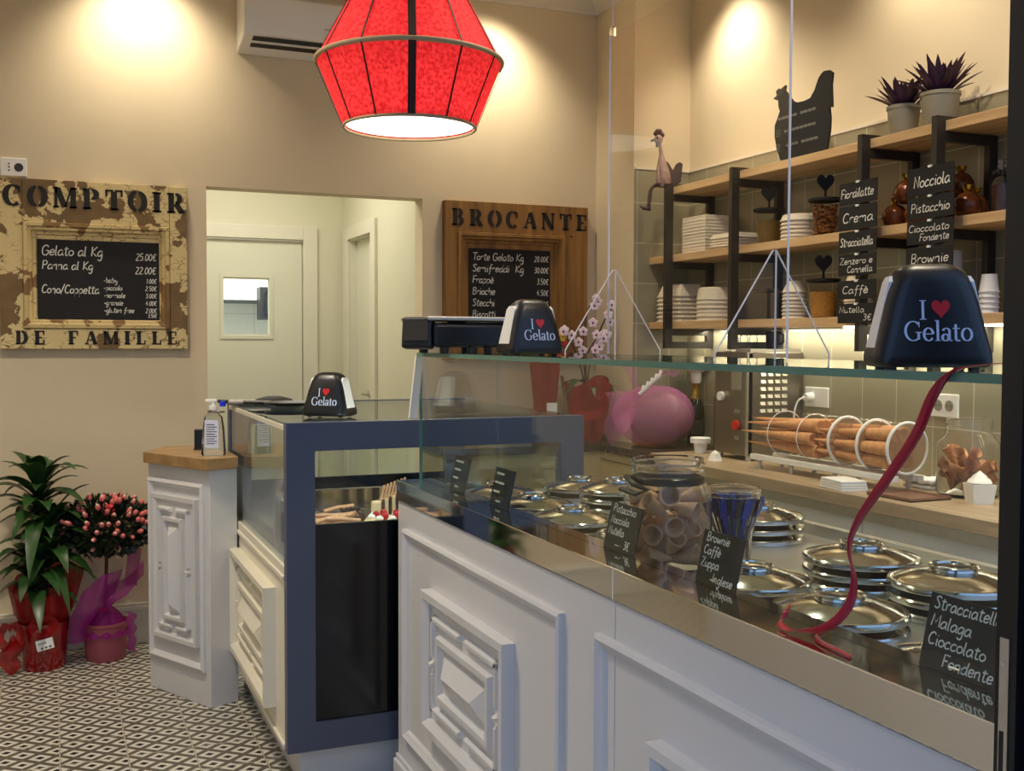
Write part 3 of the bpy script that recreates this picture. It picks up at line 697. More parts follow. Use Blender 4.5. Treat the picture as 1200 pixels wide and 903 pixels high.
# ================================================================ WOODEN-TOPPED PEDESTAL
pd=thing('pedestal_counter','narrow white pedestal with carved panel and oak top beside the pastry vitrine','counter',(.533,4.121,0))
O_=(.533,4.121)
body=[(.346,4.491),(.533,4.121),(.641,4.171),(.641,4.62),(.45,4.62)]
top=[(.325,4.455),(.521,4.085),(.641,4.139),(.641,4.66),(.43,4.66)]
loc=lambda P:[(x-O_[0],y-O_[1]) for x,y in P]
MB().prism(loc(body),.0,.898).build('body',M['white'],pd,bevel=.003)
MB().prism(loc(top),.898,.94).build('worktop',M['woodped'],pd,bevel=.002)
wv=Vector((.187,-.37,0)); WL=wv.length
TP=frameM((.346-O_[0],4.491-O_[1],0),wv,(0,0,1))
m=MB(); ringM(m,TP,.01,.13,WL-.03,.84,[(0,0),(0,.010),(.012,.016),(.024,.006),(.03,0)]); m.build('panel_moulding',M['white'],pd,smooth=20)
carved(pd,TP,WL/2-.01,.50,.30,.56,.02)

# ================================================================ BACK WORKTOP RUN
XW=2.445
for i,(ya,yb) in enumerate(((3.46,4.06),(2.86,3.46),(2.26,2.86),(1.66,2.26),(1.0,1.66))):
    k=thing('base_cabinet',['white base cabinet under the oak worktop, farthest from the camera','white base cabinet under the oak worktop below the cone rack','white base cabinet under the oak worktop below the cookie jar','white base cabinet under the oak worktop, next nearest to the black post','white base cabinet under the oak worktop, nearest the black post'][i],'cabinet',(2.49,ya,0),group='base cabinets under the oak worktop')
    w_=yb-ya
    MB().box(.02,.002,.08,.48,w_-.002,.79).build('body',M['whitecab'],k)
    MB().box(0,.003,.09,.02,w_-.003,.785).build('door',M['whitecab'],k,bevel=.002)
    MB().box(.05,.002,0,.45,w_-.002,.08).build('plinth',M['iron'],k)
k=thing('oak_worktop','long oak worktop along the tiled wall with a steel strip below','worktop',(XW,.95,0))
m=MB(); m.box(0,0,.828,.543,3.11,.872); m.box(.06,3.11,.828,.543,3.33,.872); m.build('board',M['woodtop'],k,bevel=.002)
m=MB(); m.box(.02,0,.79,.05,3.1,.828); m.box(.05,0,.79,.54,3.1,.80); m.box(.08,3.10,.79,.10,3.33,.828); m.build('steel_strip',M['steelb'],k)
k=thing('corner_cabinet','beige corner cabinet with a dark stone top under the pink wrapped egg','cabinet',(2.5,4.30,0))
m=MB(); m.box(0,0,.0,.15,.857-.0,.835); m.box(.15,0,0,.47,.44,.835); m.box(-.8,.46,0,0,.857,.835); m.build('body',M['beigecab'],k)
m=MB(); m.box(-.012,-.01,.835,.15,.857,.872); m.box(.15,-.01,.835,.48,.44,.872); m.box(-.81,.448,.835,-.012,.857,.872); m.build('stone_top',M['stone'],k)
MB().box(-.004,.01,.795,0.0,.44,.797).build('door_gap',M['iron'],k)

# wall shelves on black steel brackets
XS=2.75
def shelf(z,ya,yb,lab):
    return tag(at(MB().box(0,0,0,.235,yb-ya,.034).build('wall_shelf',M['woodlight'],bevel=.0015),(XS+.004,ya,z)),lab,'shelf','light oak wall shelves')
shelf(2.084,1.5,4.515,'uppermost light oak shelf carrying the hen chalkboard and succulents')
shelf(1.761,1.5,4.735,'middle light oak shelf carrying nut jars and amber eggs')
sl=shelf(1.440,1.5,4.735,'lowest light oak shelf carrying paper cups above the lit tiles')
for i,(yc,lab) in enumerate(((4.518,'dark steel shelf bracket nearest the niche, below the rooster figurine'),(3.976,'dark steel shelf bracket between the white box stacks and the seed jar'),(3.162,'dark steel shelf bracket behind the left column of chalk tags'),(2.801,'dark steel shelf bracket behind the right column of chalk tags'))):
    k=thing('shelf_bracket',lab,'bracket',(XS,yc,1.345),group='steel shelf brackets')
    h=.787; t=.012
    MB().box(-.036,-t,0,.002,t,h).build('front_post',M['iron'],k)
    MB().box(.20,-t,0,.236,t,.774).build('rear_post',M['iron'],k)
    MB().box(.002,-t,.774,.236,t,.787).build('top_bar',M['iron'],k)
    for z in (0,.062,.382,.705): MB().box(.002,-t,z,.20,t,z+.032).build('crossbar',M['iron'],k)
k=MB().box(0,0,0,.03,1.85,.008).build('led_strip',M['led']); at(k,(2.81,1.5,1.4315)); tag(k,'thin lit strip under the lowest wall shelf','strip light')

# ================================================================ BACK WALL
TB=lambda x,y,z: frameM((x,y,z),(1,0,0),(0,0,1))      # plane facing the room (towards -Y)
# air conditioner
k=thing('air_conditioner','white split air conditioner high on the back wall behind the lamp','air conditioner',(.806,YB,0))
prof=[(0,2.697),(-.20,2.745),(-.213,2.77),(-.216,2.86),(-.20,2.915),(-.06,2.965),(0,2.965)]
def xprism(mb,prof,x0,x1):
    n=len(prof); mb.add([(x0,y,z) for y,z in prof]+[(x1,y,z) for y,z in prof],[tuple(range(n)),tuple(range(2*n-1,n-1,-1))]+[(i,(i+1)%n,n+(i+1)%n,n+i) for i in range(n)]); return mb
xprism(MB(),prof,0,.80).build('casing',M['plwhite'],k,bevel=.008,smooth=30)
m=MB(); m.add([(.045,-.185,2.7395),(.755,-.185,2.7395),(.755,-.085,2.7155),(.045,-.085,2.7155)],[(0,1,2,3)]); m.build('air_outlet',M['black'],k)
m=MB(); m.box(.045,-.15,2.724,.755,-.125,2.729); m.build('louver',M['plwhite'],k)
MB().box(.36,-.2185,2.79,.46,-.2155,2.797).build('badge',M['steelb'],k)

# socket on the left
k=thing('wall_socket','white wall socket above the comptoir sign','socket',(-.139,YB,2.1165))
MB().box(-.053,-.010,-.04,.053,0,.04).build('plate',M['plwhite'],k,bevel=.004)
m=MB(); 
for i in range(3): m.cyl((-.018,-.0115,-.014+.014*i),(-.018,-.009,-.014+.014*i),.0035,n=10)
m.build('pin_hole',M['black'],k)
m=MB(); m.cyl((.02,-.0115,0),(.02,-.009,0),.018,n=20); m.build('round_outlet',M['iron'],k)

def door_sign(name,label,x0,x1,z0,z1,ix,iz,cx,cz,mf,mm):
    # old door panel: rails and stiles, stepped moulding, chalkboard in the middle
    k=thing(name,label,'sign',(x0,YB,z0)); W=x1-x0; H=z1-z0
    ax,bx=ix[0]-x0,ix[1]-x0; az,bz=iz[0]-z0,iz[1]-z0
    for q in (0,ax),(bx,W): MB().box(q[0],-.045,0,q[1],0,H).build('stile',mf,k,bevel=.003)
    for q in (bz,H),(0,az): MB().box(ax+.001,-.044,q[0],bx-.001,0,q[1]).build('rail',mf,k,bevel=.002)
    m=MB(); ringM(m,TB(0,0,0),ax,az,bx,bz,[(0,.044),(.004,.054),(.018,.056),(.024,.046),(.034,.044),(.04,.03),(.052,.028),(.058,.020)])
    m.build('moulding',mm,k,smooth=25)
    MB().box(ax+.05,-.022,az+.05,bx-.05,0,bz-.05).build('field',mf,k)
    c0,c1=cx[0]-x0,cx[1]-x0; d0,d1=cz[0]-z0,cz[1]-z0
    b=MB().box(c0,-.03,d0,c1,-.022,d1).build('chalkboard',M['chalk'],k)
    return k,b,W,H,c0,c1,d0,d1
k,b,W,H,c0,c1,d0,d1=door_sign('comptoir_sign','old peeling cream door panel reading Comptoir de Famille with a gelato price chalkboard',-.20,.572,1.337,2.067,(-.108,.497),(1.425,1.885),(-.052,.452),(1.463,1.812),M['peel'],M['peelm'])
m=MB(); T=TB(0,-.0465,0)
stencil(m,'COMPTOIR',.018,W-.006,H-.118,.088,T); stencil(m,'DE FAMILLE',.058,W-.045,.020,.058,T)
m.build('stencil_lettering',M['stencil'],k,keep=True)
m=MB(); T=TB(0,-.0312,0); w=c1-c0; h=d1-d0
write(m,'Gelato al Kg',c0+.018,d1-.068,.042,T); write(m,'25.00\u20ac',c1-.012,d1-.080,.030,T,right=True)
write(m,'Panna al Kg',c0+.018,d1-.128,.036,T); write(m,'22.00\u20ac',c1-.014,d1-.140,.030,T,right=True)
write(m,'Cono/Coppetta',c0+.016,d1-.232,.036,T,width=.235)
for i,(a,p_) in enumerate((('-baby','1.00\u20ac'),('-piccolo','2.50\u20ac'),('-normale','3.00\u20ac'),('-grande','4.00\u20ac'),('-gluten free','2.00\u20ac'),('','3.50\u20ac'))):
    z=d1-.182-.033*i+(.012 if i==5 else 0)
    if a: write(m,a,c0+.268,z,.022,T,stroke=.13,width=(.128 if i==4 else None))
    write(m,p_,c1-.012,z,.020 if i<5 else .016,T,stroke=.13,right=True)
m.build('chalk_writing',M['ink'],b,keep=True)
k,b,W,H,c0,c1,d0,d1=door_sign('brocante_sign','brown wooden door panel reading Brocante with a dessert price chalkboard','sign' and 1.81,2.606,1.28,2.078,(1.875,2.475),(1.38,1.925),(1.945,2.395),(1.43,1.845),M['oldwood'],M['oldwood'])
m=MB(); T=TB(0,-.0465,0); stencil(m,'BROCANTE',.035,W-.006,H-.122,.082,T); m.build('stencil_lettering',M['stencil'],k,keep=True)
m=MB()
for px,pz in ((.07,H-.16),(.40,H-.155),(.70,H-.155)): m.cyl((px,-.0465,pz),(px,-.044,pz),.006,n=10)
m.build('nail_hole',M['stencil'],k)
m=MB(); T=TB(0,-.0312,0)
for i,(a,p_) in enumerate((('Torte Gelato Kg','28.00\u20ac'),('Semifreddi  Kg','30.00\u20ac'),('Frapp\u00e8','3.50\u20ac'),('Brioche','4.50\u20ac'),('Stecchi','3.00\u20ac'),('Biscotti','3.50\u20ac'))):
    z=d1-.058-.058*i
    write(m,a,c0+.016,z,.036,T,width=(.285 if i<2 else None)); write(m,p_,c1-.010,z,.028,T,right=True)
m.build('chalk_writing',M['ink'],b,keep=True)

# ================================================================ PENDANT LAMP
LX,LY=1.013,3.187
lp=thing('pendant_lamp','red fabric pendant lamp with beige piping hanging above the counter','lamp',(LX,LY,2.025),rotz=math.atan2(-LY,-LX)+rad(1.5))
Rb,Rw,Rt=.2,.28,.10; zw,zt=.195,.53
N=12
def shade(r0,z0,r1,z1,name):
    m=MB(); m.lathe([(r0,z0),((r0+r1)/2,(z0+z1)/2),(r1,z1)],48); return m.build(name,M['shade'],lp,smooth=60)
shade(Rb,0,Rw,zw,'lower_shade'); shade(Rw,zw,Rt,zt,'upper_shade')
for nm,r,z,t in (('piping',Rb,0,.005),('piping',Rw,zw,.008),('piping',Rt,zt,.006)):
    m=MB(); m.tube([(r*math.cos(2*PI*i/64),r*math.sin(2*PI*i/64),z) for i in range(65)],t,8,False); m.build(nm,M['piping'],lp,smooth=60)
for i in range(N):
    a=2*PI*i/N; wd=.0115 if i%4==0 else .0025
    m=MB()
    for (ra,za,rb_,zb) in ((Rb,.002,Rw,zw-.006),(Rw,zw+.006,Rt,zt)):
        c,s=math.cos(a),math.sin(a); e=.0025
        m.add([((ra+e)*c-wd*s,(ra+e)*s+wd*c,za),((ra+e)*c+wd*s,(ra+e)*s-wd*c,za),((rb_+e)*c+wd*s,(rb_+e)*s-wd*c,zb),((rb_+e)*c-wd*s,(rb_+e)*s+wd*c,zb)],[(0,1,2,3)])
    m.build('seam',M['seam'],lp,solid=.002)
m=MB(); m.lathe([(0,.008),(Rb-.006,.008)],48); m.build('diffuser',M['diffuser'],lp)
MB().cyl((0,0,zt),(0,0,ZC-2.025),.004).build('cord',M['black'],lp)
m=MB(); m.cyl((0,0,zt-.06),(0,0,zt+.04),.03); m.build('lamp_holder',M['black'],lp,smooth=40)
lamp('pendant_bulb','POINT',(LX,LY,2.20),4.2,col=(1,.84,.62),size=.06)

# ================================================================ NAPKIN DISPENSERS
def dispenser():
    t=thing('napkin_dispenser','x','napkin dispenser')
    lv=[(.006,.160,.126,.02),(.0,.166,.132,.02),(.02,.166,.132,.022),(.05,.152,.118,.024),(.09,.135,.100,.026),(.118,.120,.084,.028),(.134,.104,.066,.028),(.142,.082,.044,.020),(.145,.05,.02,.009)]
    lv[0]=(.004,.155,.12,.02); lv[1]=(.010,.166,.132,.02)
    def ring(z,w,d,r):
        P=[]
        for cx,cy,a0 in ((1,1,0),(-1,1,90),(-1,-1,180),(1,-1,270)):
            for i in range(5):
                a=rad(a0+90*i/4); P.append((cx*(w/2-r)+r*math.cos(a),cy*(d/2-r)+r*math.sin(a),z))
        return P
    m=MB(); v=[];f=[]
    for l in lv: v+=ring(*l)
    n=20
    for j in range(len(lv)-1):
        for i in range(n): f.append((j*n+i,j*n+(i+1)%n,(j+1)*n+(i+1)%n,(j+1)*n+i))
    f.append(tuple(range(n-1,-1,-1))); f.append(tuple((len(lv)-1)*n+i for i in range(n)))
    m.add(v,f); m.build('housing',M['black'],t,smooth=50)
    for s in (-1,1):
        m=MB(); z0,z1=.030,.128; xa,xb=s*.0815,s*.0575; ya,yb=.036,.027
        pts=[]
        for z,x,y in ((z0,xa,ya),(z1-.008,xb+s*.003,yb),(z1,xb,yb-.01)):
            pts+= [(x,-y,z),(x,y,z)]
        o=[(p[0]-s*.02,p[1],p[2]) for p in pts]
        m.add(pts+o,[(0,1,3,2),(2,3,5,4),(6,7,9,8),(8,9,11,10),(0,1,7,6),(4,5,11,10),(0,2,8,6),(2,4,10,8),(1,3,9,7),(3,5,11,9)])
        m.build('napkin_stack',M['paper'],t)
    # print on the front face
    up=Vector((0,.016/.07,1)); T=frameM((0,-.0668,.02),(1,0,0),up)
    m=MB(); serif(m,'Gelato',.004,.020,.027,T); serif(m,'I',-.017,.049,.027,T); p=m.build('print',M['label'],t,keep=True)
    m=MB(); m.add([(x,y,0) for x,y in heart_pts(.008,.063,.026,.026)],[tuple(range(40))],T); m.build('heart_print',M['red'],t,keep=True)
    m=MB()
    for sx in (-1,1):
        for sy in (-1,1): m.cyl((sx*.058,sy*.042,-.0),(sx*.058,sy*.042,.006),.008,n=10)
    m.build('foot',M['black'],t)
    return t
dn=dispenser(); dn.location=(1.112,1.155,1.342); dn.rotation_euler=(0,0,rad(-31)); dn.scale=(.92,.88,1); dn['label']='black napkin dispenser nearest the camera on the glass shelf, beside the red ribbon'; dn['group']='napkin dispensers'
dup(dn,(1.155,2.60,1.342),rad(2),'black napkin dispenser on the glass shelf in front of the scale','napkin dispensers')
dup(dn,(.835,3.485,1.13),rad(-38),'black napkin dispenser standing on the blue-grey pastry vitrine','napkin dispensers')

# ================================================================ SCALE
k=thing('shop_scale','black shop scale with steel plate at the far end of the glass shelf','scale',(1.11,3.03,1.342))
m=MB(); m.box(-.115,-.12,.018,.14,.11,.088); m.build('body',M['black'],k,bevel=.012)
m=MB(); m.box(-.135,-.13,.094,.14,.13,.106); m.build('weighing_plate',M['steelb'],k,bevel=.004)
m=MB(); m.cyl((0,0,.085),(0,0,.096),.03); m.build('plate_support',M['iron'],k)
d=MB(); d.box(-.045,-.02,-.045,.045,.02,.045); d=d.build('display',M['black'],k,bevel=.008); d.location=(-.145,-.075,.058); d.rotation_euler=(rad(-8),0,rad(-38))
MB().box(-.036,-.0225,-.024,.036,-.019,.034).build('screen',M['iron'],d)
for x,y in ((-.075,-.1),(-.075,.09),(.01,-.1),(.06,-.1),(.06,.09)): MB().cyl((x,y,0),(x,y,.02),.014,n=12).build('foot',M['black'],k)

# ================================================================ STEEL LIDS ON THE DECK
def lid():
    t=thing('pozzetto_cover','x','gelato cover')
    m=MB(); m.lathe([(.098,0),(.1125,.0005),(.1135,.002),(.1135,.009),(.111,.012),(.105,.0105),(.101,.011),(.096,.014),(.072,.0225),(.056,.0265),(.046,.0285),(.040,.029)],64); m.build('lid_plate',M['steel'],t,smooth=35)
    m=MB(); m.lathe([(.043,.0285),(.0405,.030),(.0395,.0335),(.042,.0355),(.043,.037),(.041,.0385),(.037,.0375),(.0355,.034),(.03,.032),(0,.031)],48); m.build('grip',M['steel'],t,smooth=35)
    return t
proto=lid(); first=[True]
def place_lid(x,y,z,lab):
    if first[0]: proto.location=(x,y,z); proto['label']=lab; proto['group']='steel gelato lids'; first[0]=False
    else: dup(proto,(x,y,z),random.uniform(0,6),lab,'steel gelato lids')
ST=[(1.21,1.195,1,'low steel lid beside the ribbon, behind the nearest chalk tag'),
    (1.212,1.443,2,'steel lid in the front row beside the end of the red ribbon'),
    (1.215,1.70,2,'steel lid in the front row behind the Brownie chalk tag'),
    (1.21,2.225,1,'low steel lid in the front row behind the Pistacchio chalk tag'),
    (1.215,2.465,2,'steel lid in the front row beside the second small chalk tag'),
    (1.215,2.71,2,'steel lid in the front row behind the farther small tags'),
    (1.215,2.96,2,'steel lid in the front row at the far end of the deck'),
    (1.475,1.455,3,'steel lid in the rear row at the right, behind the Stracciatella tag'),
    (1.475,1.695,3,'steel lid in the rear row behind the hanging red ribbon'),
    (1.59,2.20,3,'steel lid right behind the jar of plastic spoons'),
    (1.48,2.49,2,'steel lid in the rear row left of the wafer-cone jar'),
    (1.50,2.745,3,'steel lid in the rear row below the glass shelf, near the pink egg'),
    (1.50,2.99,2,'steel lid in the rear row at the far end of the deck')]
for x,y,n,lab in ST:
    for j in range(n):
        place_lid(x,y,.897+.0245*j,lab if n==1 else lab.replace('steel lid','lid' if False else ('top steel lid' if j==n-1 else ('bottom steel lid' if j==0 else 'middle steel lid')))+', stacked')

# chalk tags standing on the counter behind the glass
def counter_tag(y,wd,h,lines,lab,lean=.022,th=.10,faint=False,size=None):
    k=thing('chalk_tag',lab,'chalk tag',(1.0625,y,.9505),group='chalk tags on the gelato counter')
    T=frameM((0,0,0),(0,-1,0),(lean/th,0,1))
    b=MB(); b.box(-wd/2,0,-.0018,wd/2,h,.0018,T); b=b.build('board',M['chalk'],k)
    m=MB(); T2=frameM((-.0022,0,0),(0,-1,0),(lean/th,0,1))
    n=len(lines); fs=size or h/n*.66
    for i,(s,dx) in enumerate(lines):
        w=textw(s,fs); 
        write(m,s,-wd/2+.008+dx,h-(i+.80)*h/n*.97,fs,T2,stroke=.13,width=min(w*1.25,wd-.014-dx))
    m.build('chalk_writing',M['inkfaint'] if faint else M['ink'],b,keep=True)
    m=MB(); m.tube([(.004,-.008,0),(.004,-.008,.010),(-.004,-.008,.012),(-.004,.008,.012),(.004,.008,.010),(.004,.008,0)],.0015,6); m.build('holder',M['steelb'],k)
counter_tag(2.90,.118,.098,[('~~~~~~',.004),('~~~~~',.004),('~~~~',.004),('~~~',.03)],'small chalk tag farthest along the counter, near the vitrine',faint=False)
counter_tag(2.585,.125,.098,[('~~~~~',.004),('~~~~~~',.004),('~~~~',.004),('~~~',.03)],'second chalk tag from the far end of the counter',faint=False)
counter_tag(1.94,.128,.096,[('Pistacchio',.006),('Nocciola',.004),('Nutella',.002),('3\u20ac',.075)],'chalk tag reading Pistacchio, Nocciola in front of the wafer-cone jar')
counter_tag(1.59,.122,.094,[('Brownie',.004),('Caff\u00e8',.002),('Zuppa',0),('Inglese',.042)],'chalk tag reading Brownie, Caff\u00e8, Zuppa Inglese below the spoon jar')
counter_tag(1.04,.128,.098,[('Stracciatella',0),('Malaga',0),('Cioccolato',0),('Fondente',.03)],'chalk tag reading Stracciatella, Malaga, Cioccolato Fondente beside the black post')

# ================================================================ JARS ON THE DECK
def glass_jar(name,lab,loc,r,h,neck,prof=None,wall=.003):
    k=thing(name,lab,'jar',loc)
    P=prof or [(0,.0),(r*.9,.0),(r,.012),(r,h*.62),(r*.97,h*.70),(neck*1.02,h*.80),(neck,h*.84),(neck,h*.985),(neck*.99,h)]
    inner=[(max(0,a-wall),min(z+(.004 if i<2 else 0),h-.0005)) for i,(a,z) in enumerate(P)][::-1]
    m=MB(); m.lathe(P+inner,40); m.build('glass_body',M['glass'],k,smooth=40)
    m=MB()
    for z in (.9,.955): m.tube([((neck+.001)*math.cos(2*PI*i/40),(neck+.001)*math.sin(2*PI*i/40),h*z) for i in range(41)],.0022,6,False)
    m.build('neck_ridge',M['glass'],k,smooth=60)
    return k
JX,JY=1.205,1.985
k=glass_jar('cone_jar','big clear glass jar full of small wafer cones on the counter',(JX,JY,.897),.094,.235,.076)
m=MB(); m.lathe([(.0765,.182),(.0785,.184),(.0785,.196),(.0765,.198)],40); m.build('blue_band',M['spoonk'],k,smooth=40)
m=MB(); m.tube([(-.06,.055,.19),(-.085,.03,.195),(-.09,-.01,.185),(-.075,-.045,.175),(-.09,-.02,.165),(-.098,.03,.17)],.006,8); m.build('black_cord',M['black'],k,smooth=60)
def wafer():
    m=MB(); m.lathe([(.004,0),(.012,.022),(.0215,.058),(.022,.060),(.0185,.059),(.009,.024),(0,.008)],20)
    return m
wc=tag(wafer().build('wafer_cone',M['conein'],smooth=50),'small wafer cone lying inside the big clear jar','cone','wafer cones in the jar')
rs=random.Random(3); k_=0
for lvl in range(6):
    for j in range(6):
        a=rs.uniform(0,2*PI) if j==5 else 2*PI*j/5+lvl*.6; r=.0 if j==5 else .048
        o=wc if k_==0 else wc.copy()
        if k_: COL.objects.link(o)
        k_+=1
        dirv=Vector((math.cos(a)+rs.uniform(-.7,.7),math.sin(a)+rs.uniform(-.7,.7),rs.uniform(-.4,.7))).normalized()
        if lvl>3 and j==5: continue
        c=Vector((JX+r*math.cos(a),JY+r*math.sin(a),.897+.034+lvl*.0245))-dirv*.03
        c.z=max(c.z,.897+.026)
        o.location=c; o.rotation_euler=dirv.to_track_quat('Z','Y').to_euler()
SX,SY=1.37,1.985
k=glass_jar('spoon_jar','flared clear glass jar holding blue and black plastic spoons',(SX,SY,.897),.06,.165,.058,prof=[(0,0),(.036,0),(.040,.006),(.042,.05),(.050,.09),(.060,.125),(.061,.135),(.059,.15),(.059,.163),(.058,.165)])
def spoon(m_):
    m=MB(); T=None
    m.add([(-.003,-.001,0),(.003,-.001,0),(.004,-.001,.07),(-.004,-.001,.07),(-.003,.001,0),(.003,.001,0),(.004,.001,.07),(-.004,.001,.07)],[(0,1,2,3),(4,5,6,7),(0,1,5,4),(1,2,6,5),(2,3,7,6),(3,0,4,7)])
    m.box(-.0085,-.0012,.066,.0085,.0012,.108)
    return m.build('plastic_spoon',m_,bevel=.0008)
sb=tag(spoon(M['spoonb']),'blue plastic gelato spoon standing in the flared jar','spoon','blue spoons in the jar')
sk=tag(spoon(M['spoonk']),'black plastic gelato spoon standing in the flared jar','spoon','black spoons in the jar')
used={}
for i in range(40):
    src=sb if i%2 else sk; o=src if src.name not in used else src.copy()
    if src.name in used: COL.objects.link(o)
    used[src.name]=1
    a=2.4*i; r=.006+.024*math.sqrt((i%17)/17); til=.10+.38*math.sqrt((i%17)/17)
    o.location=(SX+r*math.cos(a),SY+r*math.sin(a),.905+.035)
    o.rotation_euler=(Vector((math.cos(a)*til,math.sin(a)*til,1))).to_track_quat('Z','Y').to_euler()

# red ribbon hanging over the glass edge
RP=[(1.02,.86,1.352),(1.06,.93,1.356),(1.05,1.0,1.352),(1.036,1.032,1.342),(1.032,1.058,1.313),(1.03,1.085,1.259),(1.028,1.133,1.198),(1.026,1.182,1.138),(1.026,1.203,1.093),(1.03,1.197,1.046),(1.026,1.205,1.006),(1.012,1.235,.972),(.998,1.285,.956),(1.0,1.325,.958),(1.02,1.335,.968),(1.018,1.322,.985)]
RP=catmull(RP,6); m=MB(); v=[];n=len(RP)
for i,p in enumerate(RP):
    p=Vector(p); t=(Vector(RP[min(i+1,n-1)])-Vector(RP[max(i-1,0)])).normalized(); s=i/n
    # keep the band flat: horizontal width turning slowly as it hangs
    kn=[(0,0),(.2,0),(.27,-45),(.40,-55),(.50,10),(.56,35),(.66,-40),(.78,-60),(1,-60)]
    for (s0,a0),(s1,a1) in zip(kn,kn[1:]):
        if s0<=s<=s1: ang=rad(a0+(a1-a0)*(s-s0)/(s1-s0))
    d=Vector((math.cos(ang),math.sin(ang),0))
    if s>.80: d=d.lerp(Vector((.2,.1,1)),min(1,(s-.80)*9))
    d=(d-t*d.dot(t)).normalized()
    wd=.0068 if s<.76 else .0050
    v+=[p+d*wd,p-d*wd]
m.add(v,[(2*i,2*i+1,2*i+3,2*i+2) for i in range(n-1)])
rb=m.build('red_ribbon',M['ribbon'],smooth=60,solid=.0006); tag(rb,'red satin ribbon draped over the glass shelf edge, hanging to the counter','ribbon')
m=MB(); PP=catmull([(1.045,1.275,.9525),(1.02,1.265,.9535),(1.005,1.235,.9525),(1.0,1.19,.953),(.995,1.16,.9525)],5); v=[]
for i,p in enumerate(PP): v+=[(p[0]+.006,p[1]+.004,p[2]),(p[0]-.006,p[1]-.004,p[2])]
m.add(v,[(2*i,2*i+1,2*i+3,2*i+2) for i in range(len(PP)-1)]); m.build('ribbon_end',M['ribbon'],rb,smooth=60,solid=.0006)

# ================================================================ VITRINE: TOP AND CONTENTS
k=thing('serving_paddle','flat grey-brown paddle with black handle lying on the vitrine top','paddle',(.64,4.28,1.13),rotz=rad(-10))
m=MB(); m.box(-.015,-.06,0,.15,.06,.016); m.build('blade',M['machine'],k,bevel=.006)
m=MB(); m.cyl((-.015,0,.010),(-.05,.02,.011),.007); m.build('handle',M['black'],k,smooth=50)
k=thing('black_plate','round shallow black plate lying on the pastry vitrine','plate',(.815,4.03,1.13))
m=MB(); m.lathe([(0,.0),(.05,.0),(.09,.012),(.098,.018),(.096,.020),(.05,.006),(0,.005)],40); m.build('dish',M['black'],k,smooth=40)
m=MB(); m.cyl((-.09,.03,.016),(-.16,.06,.018),.007); m.build('handle',M['black'],k,smooth=50)
k=thing('black_plate','small black plate with domed rim behind the round one on the vitrine','plate',(.80,4.27,1.13))
m=MB(); m.lathe([(0,.03),(.03,.029),(.07,.018),(.085,.0),(.08,.0),(0,.0)],36); m.build('dish',M['blackmatte'],k,smooth=40)
TZ=.745
k=thing('pastry_tray','shallow steel tray with pastries inside the vitrine','tray',(.74,3.32,TZ))
m=MB(); m.box(0,0,0,.80,.62,.006); m.build('base',M['steel'],k)
m=MB(); m.box(0,.605,.006,.80,.62,.085); m.box(0,0,.006,.012,.605,.07); m.box(.788,0,.006,.80,.605,.07); m.box(0,0,.006,.8,.012,.03); m.build('rim',M['steel'],k,bevel=.003)
# wafer sticks
st=tag(at(MB().tube([(0,0,0),(.05,.004,.004),(.11,0,.002)],.008,8).build('chocolate_stick',M['conein'],smooth=50),(.80,3.42,TZ+.02)),'chocolate striped wafer stick heaped in the vitrine tray','pastry','wafer sticks in the vitrine')
rs=random.Random(5)
for i in range(13):
    o=st.copy(); COL.objects.link(o); o.location=(.755+rs.uniform(0,.09),3.385+.02*i,TZ+.018+.012*(i%4)); o.rotation_euler=(0,rs.uniform(-.3,.1),rs.uniform(-.5,.5))
    if i%3==0: o.data=st.data
cs=[]
for i,(x,y,lab) in enumerate(((1.02,3.45,'cream cake with red cherries in the vitrine, left one'),(1.19,3.45,'cream cake with red cherries in the vitrine, next to the counter'))):
    k=thing('cream_cake',lab,'cake',(x,y,TZ+.006))
    m=MB(); m.lathe([(0,0),(.075,0),(.078,.01),(.078,.032),(.07,.04),(0,.042)],32); m.build('sponge',M['cake'],k,smooth=40)
    m=MB(); 
    for j in range(8): m.sph((.055*math.cos(j*.785),.055*math.sin(j*.785),.046),.014,.014,.010,10,6)
    m.build('cream',M['paper'],k,smooth=60)
    for j in range(5): MB().sph((.038*math.cos(j*1.26+.4),.038*math.sin(j*1.26+.4),.052),.0125,n=12,m=8).build('cherry',M['cherry'],k,smooth=60)
k=thing('chocolate_cake','dark chocolate curls cake between the sticks and cherries in the vitrine','cake',(.935,3.60,TZ+.006))
m=MB(); m.lathe([(0,0),(.05,0),(.05,.03),(.04,.042),(0,.045)],24); m.build('sponge',M['choc'],k,smooth=40)
m=MB(); rs=random.Random(8)
for i in range(16):
    a=rs.uniform(0,6.28); r=rs.uniform(0,.035); p=Vector((r*math.cos(a),r*math.sin(a),.045)); d=Vector((rs.uniform(-1,1),rs.uniform(-1,1),.5))*.022
    m.tube([p-d*.3,p+d],.004,6)
m.build('curls',M['choc'],k,smooth=50)
for i in range(7):
    lab='ice cream stick dessert in the vitrine, '+['nearest the glass end','second from the glass end','third from the glass end','middle one of the row','third from the back','second from the back','hindmost of the row'][i]
    k=thing('stick_dessert',lab,'ice cream stick',(1.04+.022*i,3.66+.030*i,TZ+.006),group='stick desserts in the vitrine')
    MB().box(-.018,-.011,0,.018,.011,.068).build('ice_cream',M['choc'] if i%2 else M['cake'],k,bevel=.009,seg=3)
    s=MB().box(-.004,-.0012,.06,.004,.0012,.125).build('wooden_stick',M['conein'],k); s.rotation_euler=(0,rad(14),0)
k=thing('red_fruit_jar','red topped pastry box inside the vitrine beside the end frame','pastry',(.675,3.36,TZ))
m=MB(); m.box(-.018,-.04,0,.018,.04,.10); m.build('box',M['choc'],k,bevel=.003)
m=MB()
